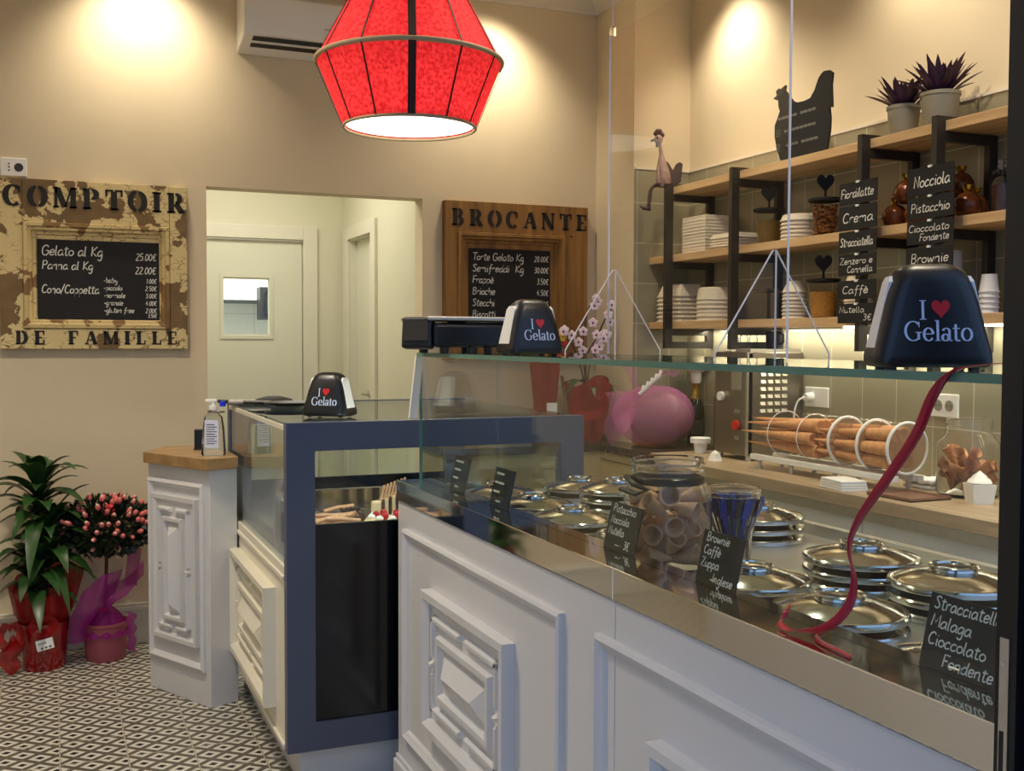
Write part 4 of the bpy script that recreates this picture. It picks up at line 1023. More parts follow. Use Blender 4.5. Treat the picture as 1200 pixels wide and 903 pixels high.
for i in range(4): m.sph((0,-.03+.02*i,.108),.013,n=10,m=6)
m.build('fruit',M['cherry'],k,smooth=50)

# ================================================================ PEDESTAL TOP
k=thing('sanitizer_bottle','clear hand sanitizer pump bottle on the oak pedestal top','bottle',(.565,4.235,.94),rotz=rad(-23))
m=MB(); n=24
def rrect(z,w,d,r=.012): return [(sx*(w/2-r)+r*math.cos(rad(a0+90*i/5)),sy*(d/2-r)+r*math.sin(rad(a0+90*i/5)),z) for sx,sy,a0 in ((1,1,0),(-1,1,90),(-1,-1,180),(1,-1,270)) for i in range(6)]
lv=[(0,.080,.05),(.006,.086,.056),(.10,.076,.05),(.145,.064,.044),(.158,.040,.034),(.166,.028,.026),(.175,.028,.026)]
v=[];f=[]
for z,w,d in lv: v+=rrect(z,w,d,min(.012,d/2-.0005))
for j in range(len(lv)-1):
    for i in range(24): f.append((j*24+i,j*24+(i+1)%24,(j+1)*24+(i+1)%24,(j+1)*24+i))
f+=[tuple(range(23,-1,-1)),tuple(6*24+i for i in range(24))]
m.add(v,f); m.build('bottle',M['gel'],k,smooth=50)
lb=MB().box(-.026,-.0290,.03,.026,-.0265,.135).build('label',M['labelp'],k)
m=MB()
for i in range(9): m.box(-.02,-.0295,.045+.009*i,.012+.008*((i*7)%2),-.0292,.048+.009*i)
m.build('label_print',M['iron'],lb)
m=MB(); m.cyl((0,0,.172),(0,0,.19),.016,n=18); m.cyl((0,0,.19),(0,0,.205),.006); m.box(-.030,-.008,.203,.014,.008,.214); m.build('pump',M['plwhite'],k,bevel=.002)
m=MB(); m.tube([(-.018,-.014,.168),(.0,-.020,.166),(.03,-.016,.165),(.042,0,.166)],.003,6); m.build('black_tie',M['black'],k)
MB().cyl((.030,.02,.185),(.030,.02,.205),.012,n=16).build('blue_cap',M['blue'],k,smooth=40)
k=thing('card_reader','small black box standing behind the sanitizer on the oak top','box',(.538,4.47,.94),rotz=rad(-10))
MB().box(-.016,-.02,0,.016,.02,.082).build('case',M['black'],k,bevel=.003); MB().box(-.018,-.022,0,.018,.022,.006).build('base',M['iron'],k)

# ================================================================ PLANTS ON THE FLOOR
def blade(mb,base,az,length,width,rise,droop,twist=0,seg=7,cup=.15):
    v=[]
    for i in range(seg+1):
        t=i/seg; r=length*t; z=rise*t*length-droop*length*t*t
        w=width*min(1,(.35+2.2*t))*(1-t**2.6)+.0008
        c=Vector((base[0]+r*math.cos(az),base[1]+r*math.sin(az),base[2]+z)); s=Vector((-math.sin(az),math.cos(az),twist*t))
        v+=[c-s*w/2+Vector((0,0,w*cup)),c,c+s*w/2+Vector((0,0,w*cup))]
    f=[]
    for i in range(seg):
        f+=[(3*i,3*i+1,3*i+4,3*i+3),(3*i+1,3*i+2,3*i+5,3*i+4)]
    mb.add(v,f)
DX,DY=-.045,4.93
k=thing('dracaena','tall leafy dracaena in a red cellophane wrapped pot by the back wall','plant',(DX,DY,0))
m=MB(); m.cyl((0,0,.15),(.01,.0,.55),.018); m.cyl((0,0,.15),(-.02,-.01,.72),.014,n=10); m.build('stem',M['stem'],k,smooth=50)
rs=random.Random(11)
for (bx,by,z0,z1,n,L) in ((-.01,0,.60,.80,38,.25),(.02,.0,.40,.62,36,.25),(-.03,-.02,.31,.46,25,.23)):
    for i in range(n):
        m=MB(); t=i/n; z=z0+(z1-z0)*t; az=i*2.4+rs.uniform(-.3,.3); 
        l=L*rs.uniform(.75,1.1)*(1-.35*t); y_=math.sin(az)
        if y_>0: l*=1-.35*y_
        blade(m,(bx,by,z),az,l,.076*rs.uniform(.8,1.15),.65+1.0*t+rs.uniform(-.15,.25),1.05-.2*t+rs.uniform(-.15,.3),rs.uniform(-.3,.3))
        m.build('leaf',M['leaf'],k,smooth=60)
m=MB(); blade(m,(-.01,0,.76),.4,.14,.05,1.0,.1); v=m.v; m.v=[(x*.25,y*.25,z+ (z-.76)*.05) for x,y,z in v]; m.build('leaf',M['leaf'],k,smooth=60)
m=MB(); m.lathe([(0,0),(.082,0),(.086,.01),(.104,.19),(.108,.20),(.100,.20),(.095,.175),(0,.17)],40); m.build('pot',M['redfoil'],k,smooth=40)
m=MB()
def wrap(u,v):
    a=2*PI*u; fl=.5+.5*math.sin(a*1+.6); h=.20+.06*v+v*(.05+.10*fl)
    r=.104-.012*math.sin(PI*min(1,v*2.2))+(.012+.05*fl)*v*v+.008*math.sin(a*9)*v
    return (r*math.cos(a),r*math.sin(a),.19+(h-.19)*v*1.0)
m.grid(wrap,60,8); m.build('cellophane_collar',M['redsheer'],k,smooth=60)
m=MB()
def bow(u,v,cx=-.125,cz=.165,s=1):
    a=2*PI*u; rr_=.055*(.4+.6*v); return (cx+rr_*math.cos(a)*1.0,-.085+.02*math.sin(3*a)-.02*v,cz+rr_*math.sin(a)*1.15*s+.006*math.sin(7*a))
m.grid(lambda u,v: bow(u,v),24,4); m.grid(lambda u,v:(-.10-.05*v+.012*math.sin(9*v)+.06*(u-.5)*(1+v*.6),-.10+.012*math.sin(8*u),.15-.125*v+.02*math.sin(6*u)),10,8)
m.grid(lambda u,v:(.0+.045*math.cos(2*PI*u)*(v+.3),-.10-.02*v,.20+.035*math.sin(2*PI*u)*(v+.3)),20,3)
m.build('bow',M['redsheer'],k,smooth=60)
cd=MB().box(-.033,-.001,-.022,.033,.001,.022).build('gift_tag',M['paper'],k); cd.location=(.005,-.122,.125); cd.rotation_euler=(rad(-6),rad(-10),rad(8))
m=MB(); T=TB(0,-.0015,0)
for i in range(3): m.add([(x,y,0) for x,y in [(q[0],q[1]) for q in ell(-.014+.016*i,-.013,.005,.004,0,360,8)]],[tuple(range(9))],T)
write(m,'~~~~~~',-.026,.004,.011,T,stroke=.12); m.build('tag_print',M['iron'],cd,keep=True)

AX,AY=.20,4.96
k=thing('azalea_tree','small round-headed azalea with pink buds in a mauve pot with magenta tulle','plant',(AX,AY,0))
m=MB(); m.lathe([(0,0),(.078,0),(.082,.012),(.094,.15),(.098,.153),(.098,.165),(.091,.165),(.086,.14),(0,.135)],40); m.build('pot',M['mauvepot'],k,smooth=40)
m=MB(); m.cyl((0,0,.13),(.004,0,.30),.009,.008,10); m.cyl((.004,0,.30),(.01,0,.50),.008,.007,10); m.build('trunk',M['stem'],k,smooth=50)
m=MB(); rs=random.Random(21); C0=Vector((.012,0,.565))
tips=[]
for i in range(1700):
    while True:
        p=Vector((rs.uniform(-1,1),rs.uniform(-1,1),rs.uniform(-1,1)))
        if .30<p.length<1: break
    q=C0+Vector((p.x*.185,p.y*.165,p.z*.105+(.02 if p.z>0 else 0)))
    if q.y>.185: continue
    d=(p+Vector((rs.uniform(-.6,.6),rs.uniform(-.6,.6),rs.uniform(-.4,.8)))).normalized(); s=d.cross(Vector((rs.uniform(-1,1),rs.uniform(-1,1),rs.uniform(-1,1)))).normalized()
    l=rs.uniform(.028,.044); w=l*.28
    m.add([q,q+d*l*.5+s*w,q+d*l,q+d*l*.5-s*w],[(0,1,2,3)])
m.build('foliage',M['leafd'],k)
m=MB()
for i in range(9):
    a=i*.7; m.tube([(.01,0,.48),(.01+.05*math.cos(a),.05*math.sin(a),.53),(.01+.12*math.cos(a),.10*math.sin(a),.58+.03*math.sin(i*2))],.004,6)
m.build('branches',M['stem'],k)
bm_=None
for i in range(74):
    p=Vector((rs.gauss(0,1),rs.gauss(0,1)-.8,rs.gauss(0,1)*.7+.75)).normalized()
    q=C0+Vector((p.x*.19,p.y*.168,p.z*.115+.02)); d=(p+Vector((0,0,.5))).normalized(); T=Matrix.Translation(q)@d.to_track_quat('Z','Y').to_matrix().to_4x4()
    o=MB().sph((0,0,.008),.0105,.0105,.016,10,7).build('bud',M['bud'],k,smooth=60) if bm_ is None else bm_.copy()
    if bm_ is not None: COL.objects.link(o); o.parent=k
    bm_=bm_ or o; o.matrix_local=T
    if i%2==0:
        o2=MB().sph((0,0,.020),.0066,.0066,.007,8,6).build('pale_tip',M['budp'],o,smooth=60) if i==0 else tip.copy()
        if i==0: tip=o2
        else: COL.objects.link(o2); o2.parent=o
m=MB(); fc=C0+Vector((.0,-.10,.095))
for j in range(9):
    a=j*.7; m.sph((fc.x+.014*math.cos(a),fc.y-.006,fc.z+.014*math.sin(a)),.013,.006,.013,10,6)
m.build('open_flower',M['bloom'],k,smooth=60)
m=MB()
def tul(u,v): # left wing sweeping from the tie down to the floor side
    A=[(.02,.235),(-.02,.235),(-.05,.215),(-.075,.17),(-.085,.10)]; B=[(.07,.40),(-.01,.385),(-.09,.32),(-.14,.22),(-.155,.095)]
    k_=min(3,int(u*4)); f_=u*4-k_; a=[A[k_][i]*(1-f_)+A[k_+1][i]*f_ for i in (0,1)]; b=[B[k_][i]*(1-f_)+B[k_+1][i]*f_ for i in (0,1)]
    return (a[0]*(1-v)+b[0]*v,-.075-.03*math.sin(PI*u)+.012*math.sin(9*u+4*v),a[1]*(1-v)+b[1]*v)
m.grid(tul,16,8)
def tul2(u,v): # wing rising to the right
    return (.005+.15*u-.03*v*(1-u),-.06-.02*math.sin(6*u+3*v),.22+.13*u+.07*v+.01*math.sin(8*u))
m.grid(tul2,14,8)
m.grid(lambda u,v:(.075+.055*u+.02*v,-.02+.01*math.sin(8*v),.31+.16*v),6,6)
def collar(u,v):
    a=2*PI*u; r=.03+.075*v+.006*math.sin(a*11)*v; return (r*math.cos(a),r*math.sin(a)*.95,.225-.055*v-.06*v*v)
m.grid(collar,48,6)
m.grid(lambda u,v:(.085+.035*u+.006*math.sin(20*v),-.06,.21-.17*v+.01*math.sin(30*u)),5,16)
m.build('tulle_wrap',M['tulle'],k,smooth=60)
m=MB(); m.lathe([(.018,.205),(.024,.213),(.018,.222)],16); m.build('tulle_tie',M['bloom'],k,smooth=60)

# ================================================================ BACK WORKTOP
ZW=.872
k=thing('wrapped_egg','large chocolate egg in pink tulle with white bow on the stone top','easter egg',(2.67,4.53,ZW),rotz=-yaw)
m=MB(); m.sph((.03,0,.135),.150,.130,.130,28,18); m.build('chocolate_egg',M['eggchoc'],k,smooth=60)
m=MB()
def tul(u,v):
    a=2*PI*u; t=PI*v; rx=.215 if math.cos(a)<0 else .180
    x=.015+rx*math.sin(t)*math.cos(a)*(1+.03*math.sin(5*a)); y=.155*math.sin(t)*math.sin(a); z=.148-.146*math.cos(t)+.008*math.sin(7*a)*math.sin(t)
    return (x,y,max(.002,z))
m.grid(tul,40,16)
m.grid(lambda u,v:(-.10-.155*u*(1-.2*v)+.02*math.sin(7*v),-.12+.05*math.sin(5*u+2*v),.27-.16*v*u-.10*v),12,10)
m.grid(lambda u,v:(-.09-.05*v+.05*(u-.5)*(.3+v),-.09,.27+.14*v+.01*math.sin(12*u)),8,6)
m.grid(lambda u,v:(-.03+.11*v+.08*(u-.5)*(.3+v),-.07,.29+.07*math.sin(PI*v*.7)+.01*math.sin(9*u)),8,6)
m.build('pink_tulle',M['tullep'],k,smooth=60)
m=MB()
for i in range(5): m.tube([(-.09+.02*i,-.15,.26+.018*i),(-.075+.02*i,-.155,.275+.018*i),(-.068+.02*i,-.15,.30+.018*i)],.008,8)
m.build('white_bow',M['paper'],k,smooth=50)
m=MB(); m.lathe([(0,0),(.10,0),(.11,.008),(.10,.012),(0,.010)],36); m.build('stand',M['gold'],k,smooth=40)

k=thing('champagne_bottle','dark champagne bottle with gold foil neck behind the pink egg','bottle',(2.95,4.60,ZW))
m=MB(); m.lathe([(0,0),(.040,0),(.043,.006),(.043,.15),(.040,.18),(.024,.225)],28); m.build('bottle',M['bottle'],k,smooth=50)
m=MB(); m.lathe([(.0245,.215),(.0255,.225),(.017,.26),(.0165,.29),(.0185,.292),(.0185,.31),(.0,.318)],24); m.build('gold_foil',M['gold'],k,smooth=50)
m=MB(); m.lathe([(.0436,.05),(.0436,.12)],28); m.build('label',M['blackmatte'],k,smooth=50)
k=tag(at(MB().lathe([(.0195,0),(.026,.012),(.027,.05),(.075,.075),(.078,.078),(.078,.10),(.073,.10),(.070,.082),(.02,.060),(.0185,.02)],32).build('white_funnel',M['plwhite'],smooth=40),(2.95,4.60,ZW+.300)),'white plastic funnel on top of the champagne bottle','funnel')
k=thing('dark_cylinder','tall matte black flask between the champagne bottle and steel machine','cylinder',(2.90,4.30,ZW))  # plain capped dark shape filling a narrow dark strip
m=MB(); m.lathe([(0,0),(.034,0),(.036,.005),(.036,.24),(.028,.26)],24); m.build('body',M['blackmatte'],k,smooth=50); m=MB(); m.lathe([(.028,.26),(.03,.263),(.03,.29),(0,.293)],24); m.build('cap',M['black'],k,smooth=50)
k=thing('paper_cup','small white cup with wide rim on the oak worktop, left of the machine','cup',(2.72,4.20,ZW))
m=MB(); m.lathe([(0,0),(.026,0),(.031,.045),(.030,.046),(.025,.004),(0,.003)],24); m.build('cup',M['paper'],k,smooth=40)
m=MB(); m.lathe([(.030,.044),(.046,.046),(.047,.068),(.043,.070),(0,.070)],28); m.build('wide_lid',M['paper'],k,smooth=40)
k=thing('paper_cone','small white folded paper pyramid in front of the steel machine','paper cone',(2.60,3.90,ZW))
m=MB(); m.add([(-.022,-.022,0),(.022,-.022,0),(.022,.022,0),(-.022,.022,0),(-.012,-.012,.034),(.012,-.012,.034),(.012,.012,.034),(-.012,.012,.034),(0,0,.045)],[(0,1,5,4),(1,2,6,5),(2,3,7,6),(3,0,4,7),(4,5,8),(5,6,8),(6,7,8),(7,4,8),(3,2,1,0)]); m.build('paper',M['paper'],k)
m=MB()
for s in (-1,1): m.box(s*.006-.002,-.0195,.004,s*.006+.002,-.0185,.03)
m.build('fold',M['trim'],k)

# steel machine
k=thing('steel_machine','satin steel box machine with pressed louvers and red switch on the worktop','machine',(2.70,3.81,ZW))
m=MB(); m.box(0,0,.022,.285,.25,.462); m.build('casing',M['machine'],k,bevel=.004)
MB().box(-.004,.0,.022,.022,.012,.462).build('corner_strip',M['steelb'],k)
m=MB()
for i in range(4):
    for j in range(8):
        x=.075+.037*i; z=.430-.031*j
        m.add([(x-.014,-.0005,z-.008),(x+.014,-.0005,z-.008),(x+.014,-.0005,z+.008),(x-.014,-.0005,z+.008),(x-.011,-.008,z-.006),(x+.011,-.008,z-.006),(x+.011,-.002,z+.007),(x-.011,-.002,z+.007)],[(4,5,6,7),(0,1,5,4),(1,2,6,5),(2,3,7,6),(3,0,4,7)])
m.build('louver',M['slot'],k)
m=MB(); m.cyl((-.002,.185,.27),(-.02,.185,.27),.019,n=20); m.build('knob',M['plwhite'],k,smooth=40)
m=MB(); m.cyl((-.002,.075,.15),(-.016,.075,.15),.021,n=20); m.build('red_switch',M['redsw'],k,smooth=40)
for z,w in ((.21,.014),(.095,.014)): MB().box(-.004,.06,z-.008,0,.092,z+.008).build('switch_plate',M['steelb'],k)
MB().box(-.003,.045,.30,0,.12,.44).build('front_plate',M['steelb'],k,bevel=.002)
for x,y in ((.02,.02),(.02,.23),(.265,.02),(.265,.23)): MB().cyl((x,y,0),(x,y,.024),.013,n=12).build('foot',M['steelb'],k)
k=thing('wire_rack','steel wire rack with upright loops on top of the machine','rack',(2.79,3.93,ZW+.462))
m=MB()
for i in range(3): m.tube([(-.05+.05*i,.07,.0),(-.05+.05*i,.07,.06),(-.04+.05*i,.07,.085),(-.02+.05*i,.07,.085),(-.01+.05*i,.07,.06),(-.01+.05*i,.07,0)],.002,6)
m.build('wire_loop',M['steelb'],k,smooth=50)
MB().box(-.075,.055,0,.075,.085,.004).build('base_bar',M['steelb'],k)
k=thing('metal_tray','flat steel tray lying on top of the steel machine','tray',(2.84,3.88,ZW+.462))
m=MB(); m.box(-.12,-.055,0,.14,.05,.004); m.build('base',M['steelb'],k)
m=MB(); ringM(m,Matrix.Identity(4),-.12,-.055,.14,.05,[(0,.004),(0,.014),(.004,.014),(.006,.004)]); m.build('rim',M['steelb'],k)

# sockets on the tiled wall
TR=frameM((0,0,0),(0,-1,0),(0,0,1))
k=thing('wall_socket','white socket with plug and cable beside the steel machine','socket',(XR-.012,3.715,1.145))
MB().box(-.010,-.075,-.042,0,.075,.042).build('plate',M['plwhite'],k,bevel=.003)
m=MB(); m.cyl((-.010,.03,.0),(-.045,.03,0),.020,.016,18); m.build('plug',M['plwhite'],k,smooth=40)
MB().tube(catmull([(-.045,.03,0),(-.07,.045,-.02),(-.075,.062,-.09),(-.05,.07,-.2),(-.03,.078,-.268)],5),.004,8).build('cable',M['plwhite'],k,smooth=60)
k=thing('wall_socket','white double wall socket above the cookie jar, behind the ribbon','socket',(XR-.012,3.008,1.15))
MB().box(-.010,-.072,-.042,0,.072,.042).build('plate',M['plwhite'],k,bevel=.003)
for y in (-.033,.02):
    m=MB(); m.cyl((-.0115,y,0),(-.009,y,0),.02,n=24); o=m.build('round_outlet',M['zinc'],k)
    m=MB(); 
    for d in (-.008,.008): m.cyl((-.0125,y+d,0),(-.011,y+d,0),.0028,n=8)
    m.build('pin_hole',M['black'],o)

# cone rack
RX,RZ,RR=2.66,1.02,.087
k=thing('cone_rack','clear acrylic rack of discs on white rails holding waffle cones','rack',(RX,2.84,ZW))
zc=RZ-ZW
for i,y in enumerate((0,.15,.30,.48,.66)):
    T=frameM((0,y,zc),(1,0,0),(0,0,1))
    m=MB(); m.lathe([(0,-.002),(RR,-.002),(RR,.002),(0,.002)],48,T=T); d=m.build('disc',M['beigedisc'] if i<3 else M['acryl'],k,smooth=40)
    m=MB(); rim_r=.0055 if i<3 else .0018
    m.tube([(RR*math.cos(2*PI*j/48),y,zc+RR*math.sin(2*PI*j/48)) for j in range(49)],rim_r,8,False); m.build('disc_rim',M['plwhite'] if i<3 else M['acedge'],d,smooth=60)
for x in (-.055,.055):
    MB().box(x-.012,-.01,.034,x+.012,.80,.056).build('rail',M['plwhite'],k,bevel=.002)
    for y in (.05,.30,.55,.75): MB().cyl((x,y,0),(x,y,.036),.009,n=12).build('foot',M['steelb'],k,smooth=40)
m=MB(); m.grid(lambda u,v:((RR+.004)*math.cos(rad(40+100*u)),.80*v,zc+(RR+.006)*math.sin(rad(40+100*u))),12,2); m.build('acrylic_cover',M['acryl'],k,smooth=60)
def conestack():
    t=thing('waffle_cone','x','cone')
    prof=[(.0,0)]; z=0
    m=MB(); pr=[(.030,0),(.031,.004)]
    m.lathe([(.0,.01),(.023,.0),(.0255,.002),(.0245,.03),(.0205,.10),(.0145,.21),(.0075,.34),(.003,.43),(.0008,.46)],18); m.build('cone',M['cone'],t,smooth=50)
    m=MB()
    for zz,r in ((.05,.0234),(.10,.0205),(.15,.0178)): m.lathe([(r,zz-.006),(r+.0018,zz-.004),(r-.001,zz+.03)],18)
    m.build('rolled_edge',M['cone'],t,smooth=50)
    return t
c0=conestack(); rs=random.Random(4); cnt=0
CL='long waffle cone lying in the clear rack, tip pointing left, '
rows=[('upper row',.048,(-.035,.0,.035)),('middle row',0,(-.056,-.019,.019,.056)),('lower row',-.044,(-.040,0,.040))]
for yb,part in ((2.848,'near half'),(3.225,'far half')):
    for rn,dz,xs in rows:
        for ii,x in enumerate(xs):
            lab='waffle cone in the clear rack, '+part+', '+rn+', '+['front column','second column','third column','rear column'][ii]
            l_=(RX+x*.98,yb+rs.uniform(0,.04),RZ+dz-.004)
            if cnt==0: o=c0; o.location=l_; o['label']=lab; o['group']='waffle cones in the rack'
            else: o=dup(c0,l_,0,lab,'waffle cones in the rack')
            o.rotation_euler=(rad(-90+rs.uniform(-2,2)),0,rad(rs.uniform(-1.5,1.5))); cnt+=1

# napkins, towel, tray, cookie jar, cream cup
k=thing('napkin_pile','pile of white paper napkins beside the cone rack','napkins',(2.515,2.985,ZW),rotz=rad(-10))
for i in range(4): MB().box(-.05,-.075,.009*i,.05-.002*i,.075-.003*i,.009*i+.0085).build('napkin',M['paper'],k,bevel=.002)
k=thing('folded_towel','folded white towel lying between cone rack and cookie jar','towel',(2.83,2.90,ZW))
m=MB(); m.grid(lambda u,v:(-.07+.14*u,-.07+.14*v,.022+.005*math.sin(9*u+3*v)+.004*math.sin(14*v)),14,12); m.build('top_fold',M['paper'],k,smooth=60,solid=.012)
MB().box(-.068,-.068,0,.068,.068,.014).build('lower_fold',M['paper'],k,bevel=.005)
k=thing('serving_tray','flat brown tray on the oak worktop in front of the cookie jar','tray',(2.58,2.745,ZW))
MB().box(-.085,-.10,0,.085,.10,.004).build('base',M['sink'],k)
m=MB(); ringM(m,Matrix.Identity(4),-.085,-.10,.085,.10,[(0,.0),(0,.012),(.004,.012),(.006,.004)]); m.build('rim',M['sink'],k)
CX,CY=2.79,2.70
k=glass_jar('cookie_jar','clear glass jar of small waffle cookies on the oak worktop',(CX,CY,ZW),.100,.255,.072)
ck=tag(MB().lathe([(.003,0),(.010,.03),(.019,.066),(.020,.068),(.016,.064),(.006,.03),(0,.01)],14).build('mini_cone',M['cone'],smooth=50),'mini waffle cone heaped in the glass cookie jar','cone','mini cones in the cookie jar')
rs=random.Random(9); kk=0
for lvl in range(4):
    for j in range(8):
        if lvl==3 and j>4: continue
        o=ck if kk==0 else ck.copy()
        if kk: COL.objects.link(o)
        kk+=1; a=.785*j+lvl*.4; r=.052 if j%4 else .015
        d=Vector((math.cos(a)*.5+rs.uniform(-.6,.6),math.sin(a)*.5+rs.uniform(-.6,.6),rs.uniform(.0,1.0))).normalized()
        o.location=Vector((CX+r*math.cos(a),CY+r*math.sin(a),ZW+.036+lvl*.030))-d*.03; o.rotation_euler=d.to_track_quat('Z','Y').to_euler()
        o.location.z=max(o.location.z,ZW+.028)
k=thing('cream_cup','small square white cup topped with whipped cream on the worktop','cup',(2.69,2.555,ZW),rotz=rad(-22))
m=MB(); m.add([(-.030,-.030,0),(.030,-.030,0),(.030,.030,0),(-.030,.030,0),(-.037,-.037,.062),(.037,-.037,.062),(.037,.037,.062),(-.037,.037,.062)],[(3,2,1,0),(0,1,5,4),(1,2,6,5),(2,3,7,6),(3,0,4,7)]); m.build('cup',M['plwhite'],k,solid=.002)
m=MB(); m.lathe([(.0,.05),(.036,.058),(.040,.066),(.034,.076),(.026,.080),(.024,.086),(.012,.094),(0,.104)],8); m.build('cream',M['plwhite'],k,smooth=50)

# orchid in red wrap and small red bouquet in the far corner
OX,OY=2.52,4.955
k=thing('orchid','white orchid with magenta centres in a red wrapped pot in the corner','plant',(OX,OY,ZW))
m=MB()
m.grid(lambda u,v:((.085+.045*v+.012*math.sin(12*PI*u)*v)*math.cos(2*PI*u),(.085+.045*v+.012*math.sin(12*PI*u)*v)*math.sin(2*PI*u),.30*v+.03*v*math.sin(6*PI*u)),60,8)
m.build('red_wrap',M['redfoil'],k,smooth=60)
m=MB(); m.lathe([(0,.02),(.07,.02),(.085,.2),(0,.2)],24); m.build('pot',M['redfoil'],k,smooth=40)
m=MB(); m.grid(lambda u,v:(-.06+.09*math.cos(2*PI*u)*(.3+.7*v),-.125-.02*v,.17+.055*math.sin(2*PI*u)*(.3+.7*v)),24,3); m.build('bow',M['redsheer'],k,smooth=60)
m=MB()
for i in range(7):
    blade(m,(0,0,.28),i*.9,.17,.055,.8,1.1,.1)
m.build('leaves',M['leaf'],k,smooth=60)
sts=[[(0,0,.25),(-.02,0,.48),(.0,-.01,.66),(.05,-.02,.74)],[(0,0,.25),(.03,0,.45),(.09,-.01,.60),(.13,-.03,.68)],[(0,0,.25),(-.05,0,.42),(-.11,-.02,.52),(-.15,-.03,.56)],[(0,0,.25),(-.01,-.02,.42),(.03,-.05,.52),(.06,-.06,.54)]]
for s in sts: MB().tube(catmull([tuple(q) for q in s],6),.004,6).build('flower_stem',M['stem'],k,smooth=60)
def bloom(par,p,s,az):
    m=MB()
    for j in range(5):
        a=j*2*PI/5+PI/2; m.sph((.62*s*math.cos(a),.0,.62*s*math.sin(a)),.50*s,.08*s,.50*s,10,6)
    o=m.build('flower',M['petal'],par,smooth=60); o.location=p; o.rotation_euler=(0,0,az)
    MB().sph((0,-.12*s,-.05*s),.26*s,.16*s,.26*s,10,6).build('flower_centre',M['petalc'],o,smooth=60)
rs=random.Random(14); P0=Vector((2.68,4.60,.95))
for s in sts:
    C2=catmull([tuple(q) for q in s],6)
    for j in range(5):
        q=C2[int(len(C2)*(.52+.11*j))-1]; bloom(k,(min(q[0]+rs.uniform(-.025,.03),.115),q[1]-.03,q[2]+rs.uniform(-.02,.02)),.023,rs.uniform(-.9,.2))
k=thing('red_bouquet','small red cellophane bouquet with yellow flowers and white card, left of the orchid','bouquet',(2.285,4.945,ZW))
m=MB(); m.grid(lambda u,v:((.055+.03*abs(v-.45)+.01*math.sin(10*PI*u)*v)*math.cos(2*PI*u),(.055+.03*abs(v-.45)+.01*math.sin(10*PI*u)*v)*math.sin(2*PI*u),.40*v),40,8); m.build('cellophane',M['redsheer'],k,smooth=60)
m=MB(); m.lathe([(0,0),(.05,0),(.055,.12),(0,.12)],20); m.build('pot',M['redfoil'],k,smooth=40)
MB().box(-.03,-.083,.12,.025,-.080,.20).build('card',M['paper'],k)
m=MB(); m.lathe([(.0,.30),(.02,.33),(.012,.36)],8); 
for i in range(6): m.tube([(0,0,.10),(.02*math.cos(i),.02*math.sin(i),.35),(.05*math.cos(i),.03*math.sin(i),.50+.02*(i%3))],.003,5)
m.build('stems',M['leaf'],k)
for i in range(8):
    a=i*.8; p=Vector((.055*math.cos(a)+.03,.03*math.sin(a)-.02,.50+.03*math.sin(i*2.1)))
    m=MB()
    for j in range(6): m.sph((p.x+.014*math.cos(j*1.05),p.y,p.z+.014*math.sin(j*1.05)),.010,.006,.010,8,5)
    m.build('flower',M['yellowf'] if i%2 else M['bloom'],k,smooth=60)

# ================================================================ SHELF CONTENT
ZT,ZM,ZL=2.118,1.795,1.474
def stack(proto,n,loc,step,fmt,group,jit=.0,rz=0,down=True):
    # n nested copies; the list runs from the top down in the wording
    rs=random.Random(int(loc[1]*100))
    for j in range(n):
        lab=fmt.replace('#',ordinal(n-1-j,n)); l_=(loc[0]+rs.uniform(-jit,jit),loc[1]+rs.uniform(-jit,jit),loc[2]+step*j)
        if j==0: o=proto; o.location=l_; o.rotation_euler=(0,0,rz)
        else:
            o=proto.copy(); COL.objects.link(o); o.location=l_; o.rotation_euler=(0,0,rz+rs.uniform(-jit,jit)*2)
        tag(o,lab,'container',group)
def rtray(w,d,h,taper=.012,lip=.004,t=.0022,name='foam_tray'):
    # rectangular tray turned upside down: lip below, tapered body
    def rl(z,ww,dd): return [(-ww/2,-dd/2,z),(ww/2,-dd/2,z),(ww/2,dd/2,z),(-ww/2,dd/2,z)]
    L=[(0,w,d),(lip,w,d),(lip,w-.006,d-.006),(h,w-2*taper,d-2*taper)]
    v=[];f=[]
    for z,a,b in L: v+=rl(z,a,b)
    for j in range(3):
        for i in range(4): f.append((4*j+i,4*j+(i+1)%4,4*j+4+(i+1)%4,4*j+4+i))
    f.append((12,13,14,15)); 
    m=MB(); m.add(v,f); return m.build(name,M['pulp'],bevel=.002)
def rbowl(r,h,sy=1,name='pulp_bowl',top=.82,lip=.005):
    m=MB(); m.lathe([(r*.985,0),(r,.001),(r,lip),(r*.965,lip+.001),(r*top*1.02,h*.86),(r*top*.9,h*.98),(r*top*.8,h),(0,h)],32)
    m.v=[(x,y*sy,z) for x,y,z in m.v]; return m.build(name,M['pulp'],smooth=40)
stack(rtray(.17,.20,.024,.001,.006),11,(2.875,4.39,ZM),.0148,'# white square foam tray in the tall stack on the middle shelf','square foam trays',.001)
stack(rtray(.16,.19,.022,.010,.004),5,(2.87,4.155,ZM),.0125,'# flat white tray in the low stack beside the square trays','flat foam trays',.002,rad(4))
stack(rbowl(.078,.030,1.0,top=.84),6,(2.87,3.705,ZM),.0165,'# round white bowl in the middle shelf stack between two heart jars','round bowls',.0012)
stack(rtray(.15,.22,.060,.022,.006),7,(2.87,4.618,ZL),.0205,'# white box base in the lowest shelf stack behind the left bracket','box bases',.001)
stack(rbowl(.090,.060,1.05,top=.86),6,(2.86,4.30,ZL),.0195,'# wide white pulp bowl on the lowest shelf beside the left bracket','wide pulp bowls',.0015)
stack(rbowl(.052,.050,1,top=.62),8,(2.86,3.715,ZL),.0155,'# small white bowl in the lowest shelf stack behind the screen edge','small bowls',.001)
stack(rbowl(.055,.050,1,top=.68),9,(2.87,3.34,ZL),.0150,'# small white bowl in the lowest shelf stack behind the chalk tags','bowls behind tags',.001)
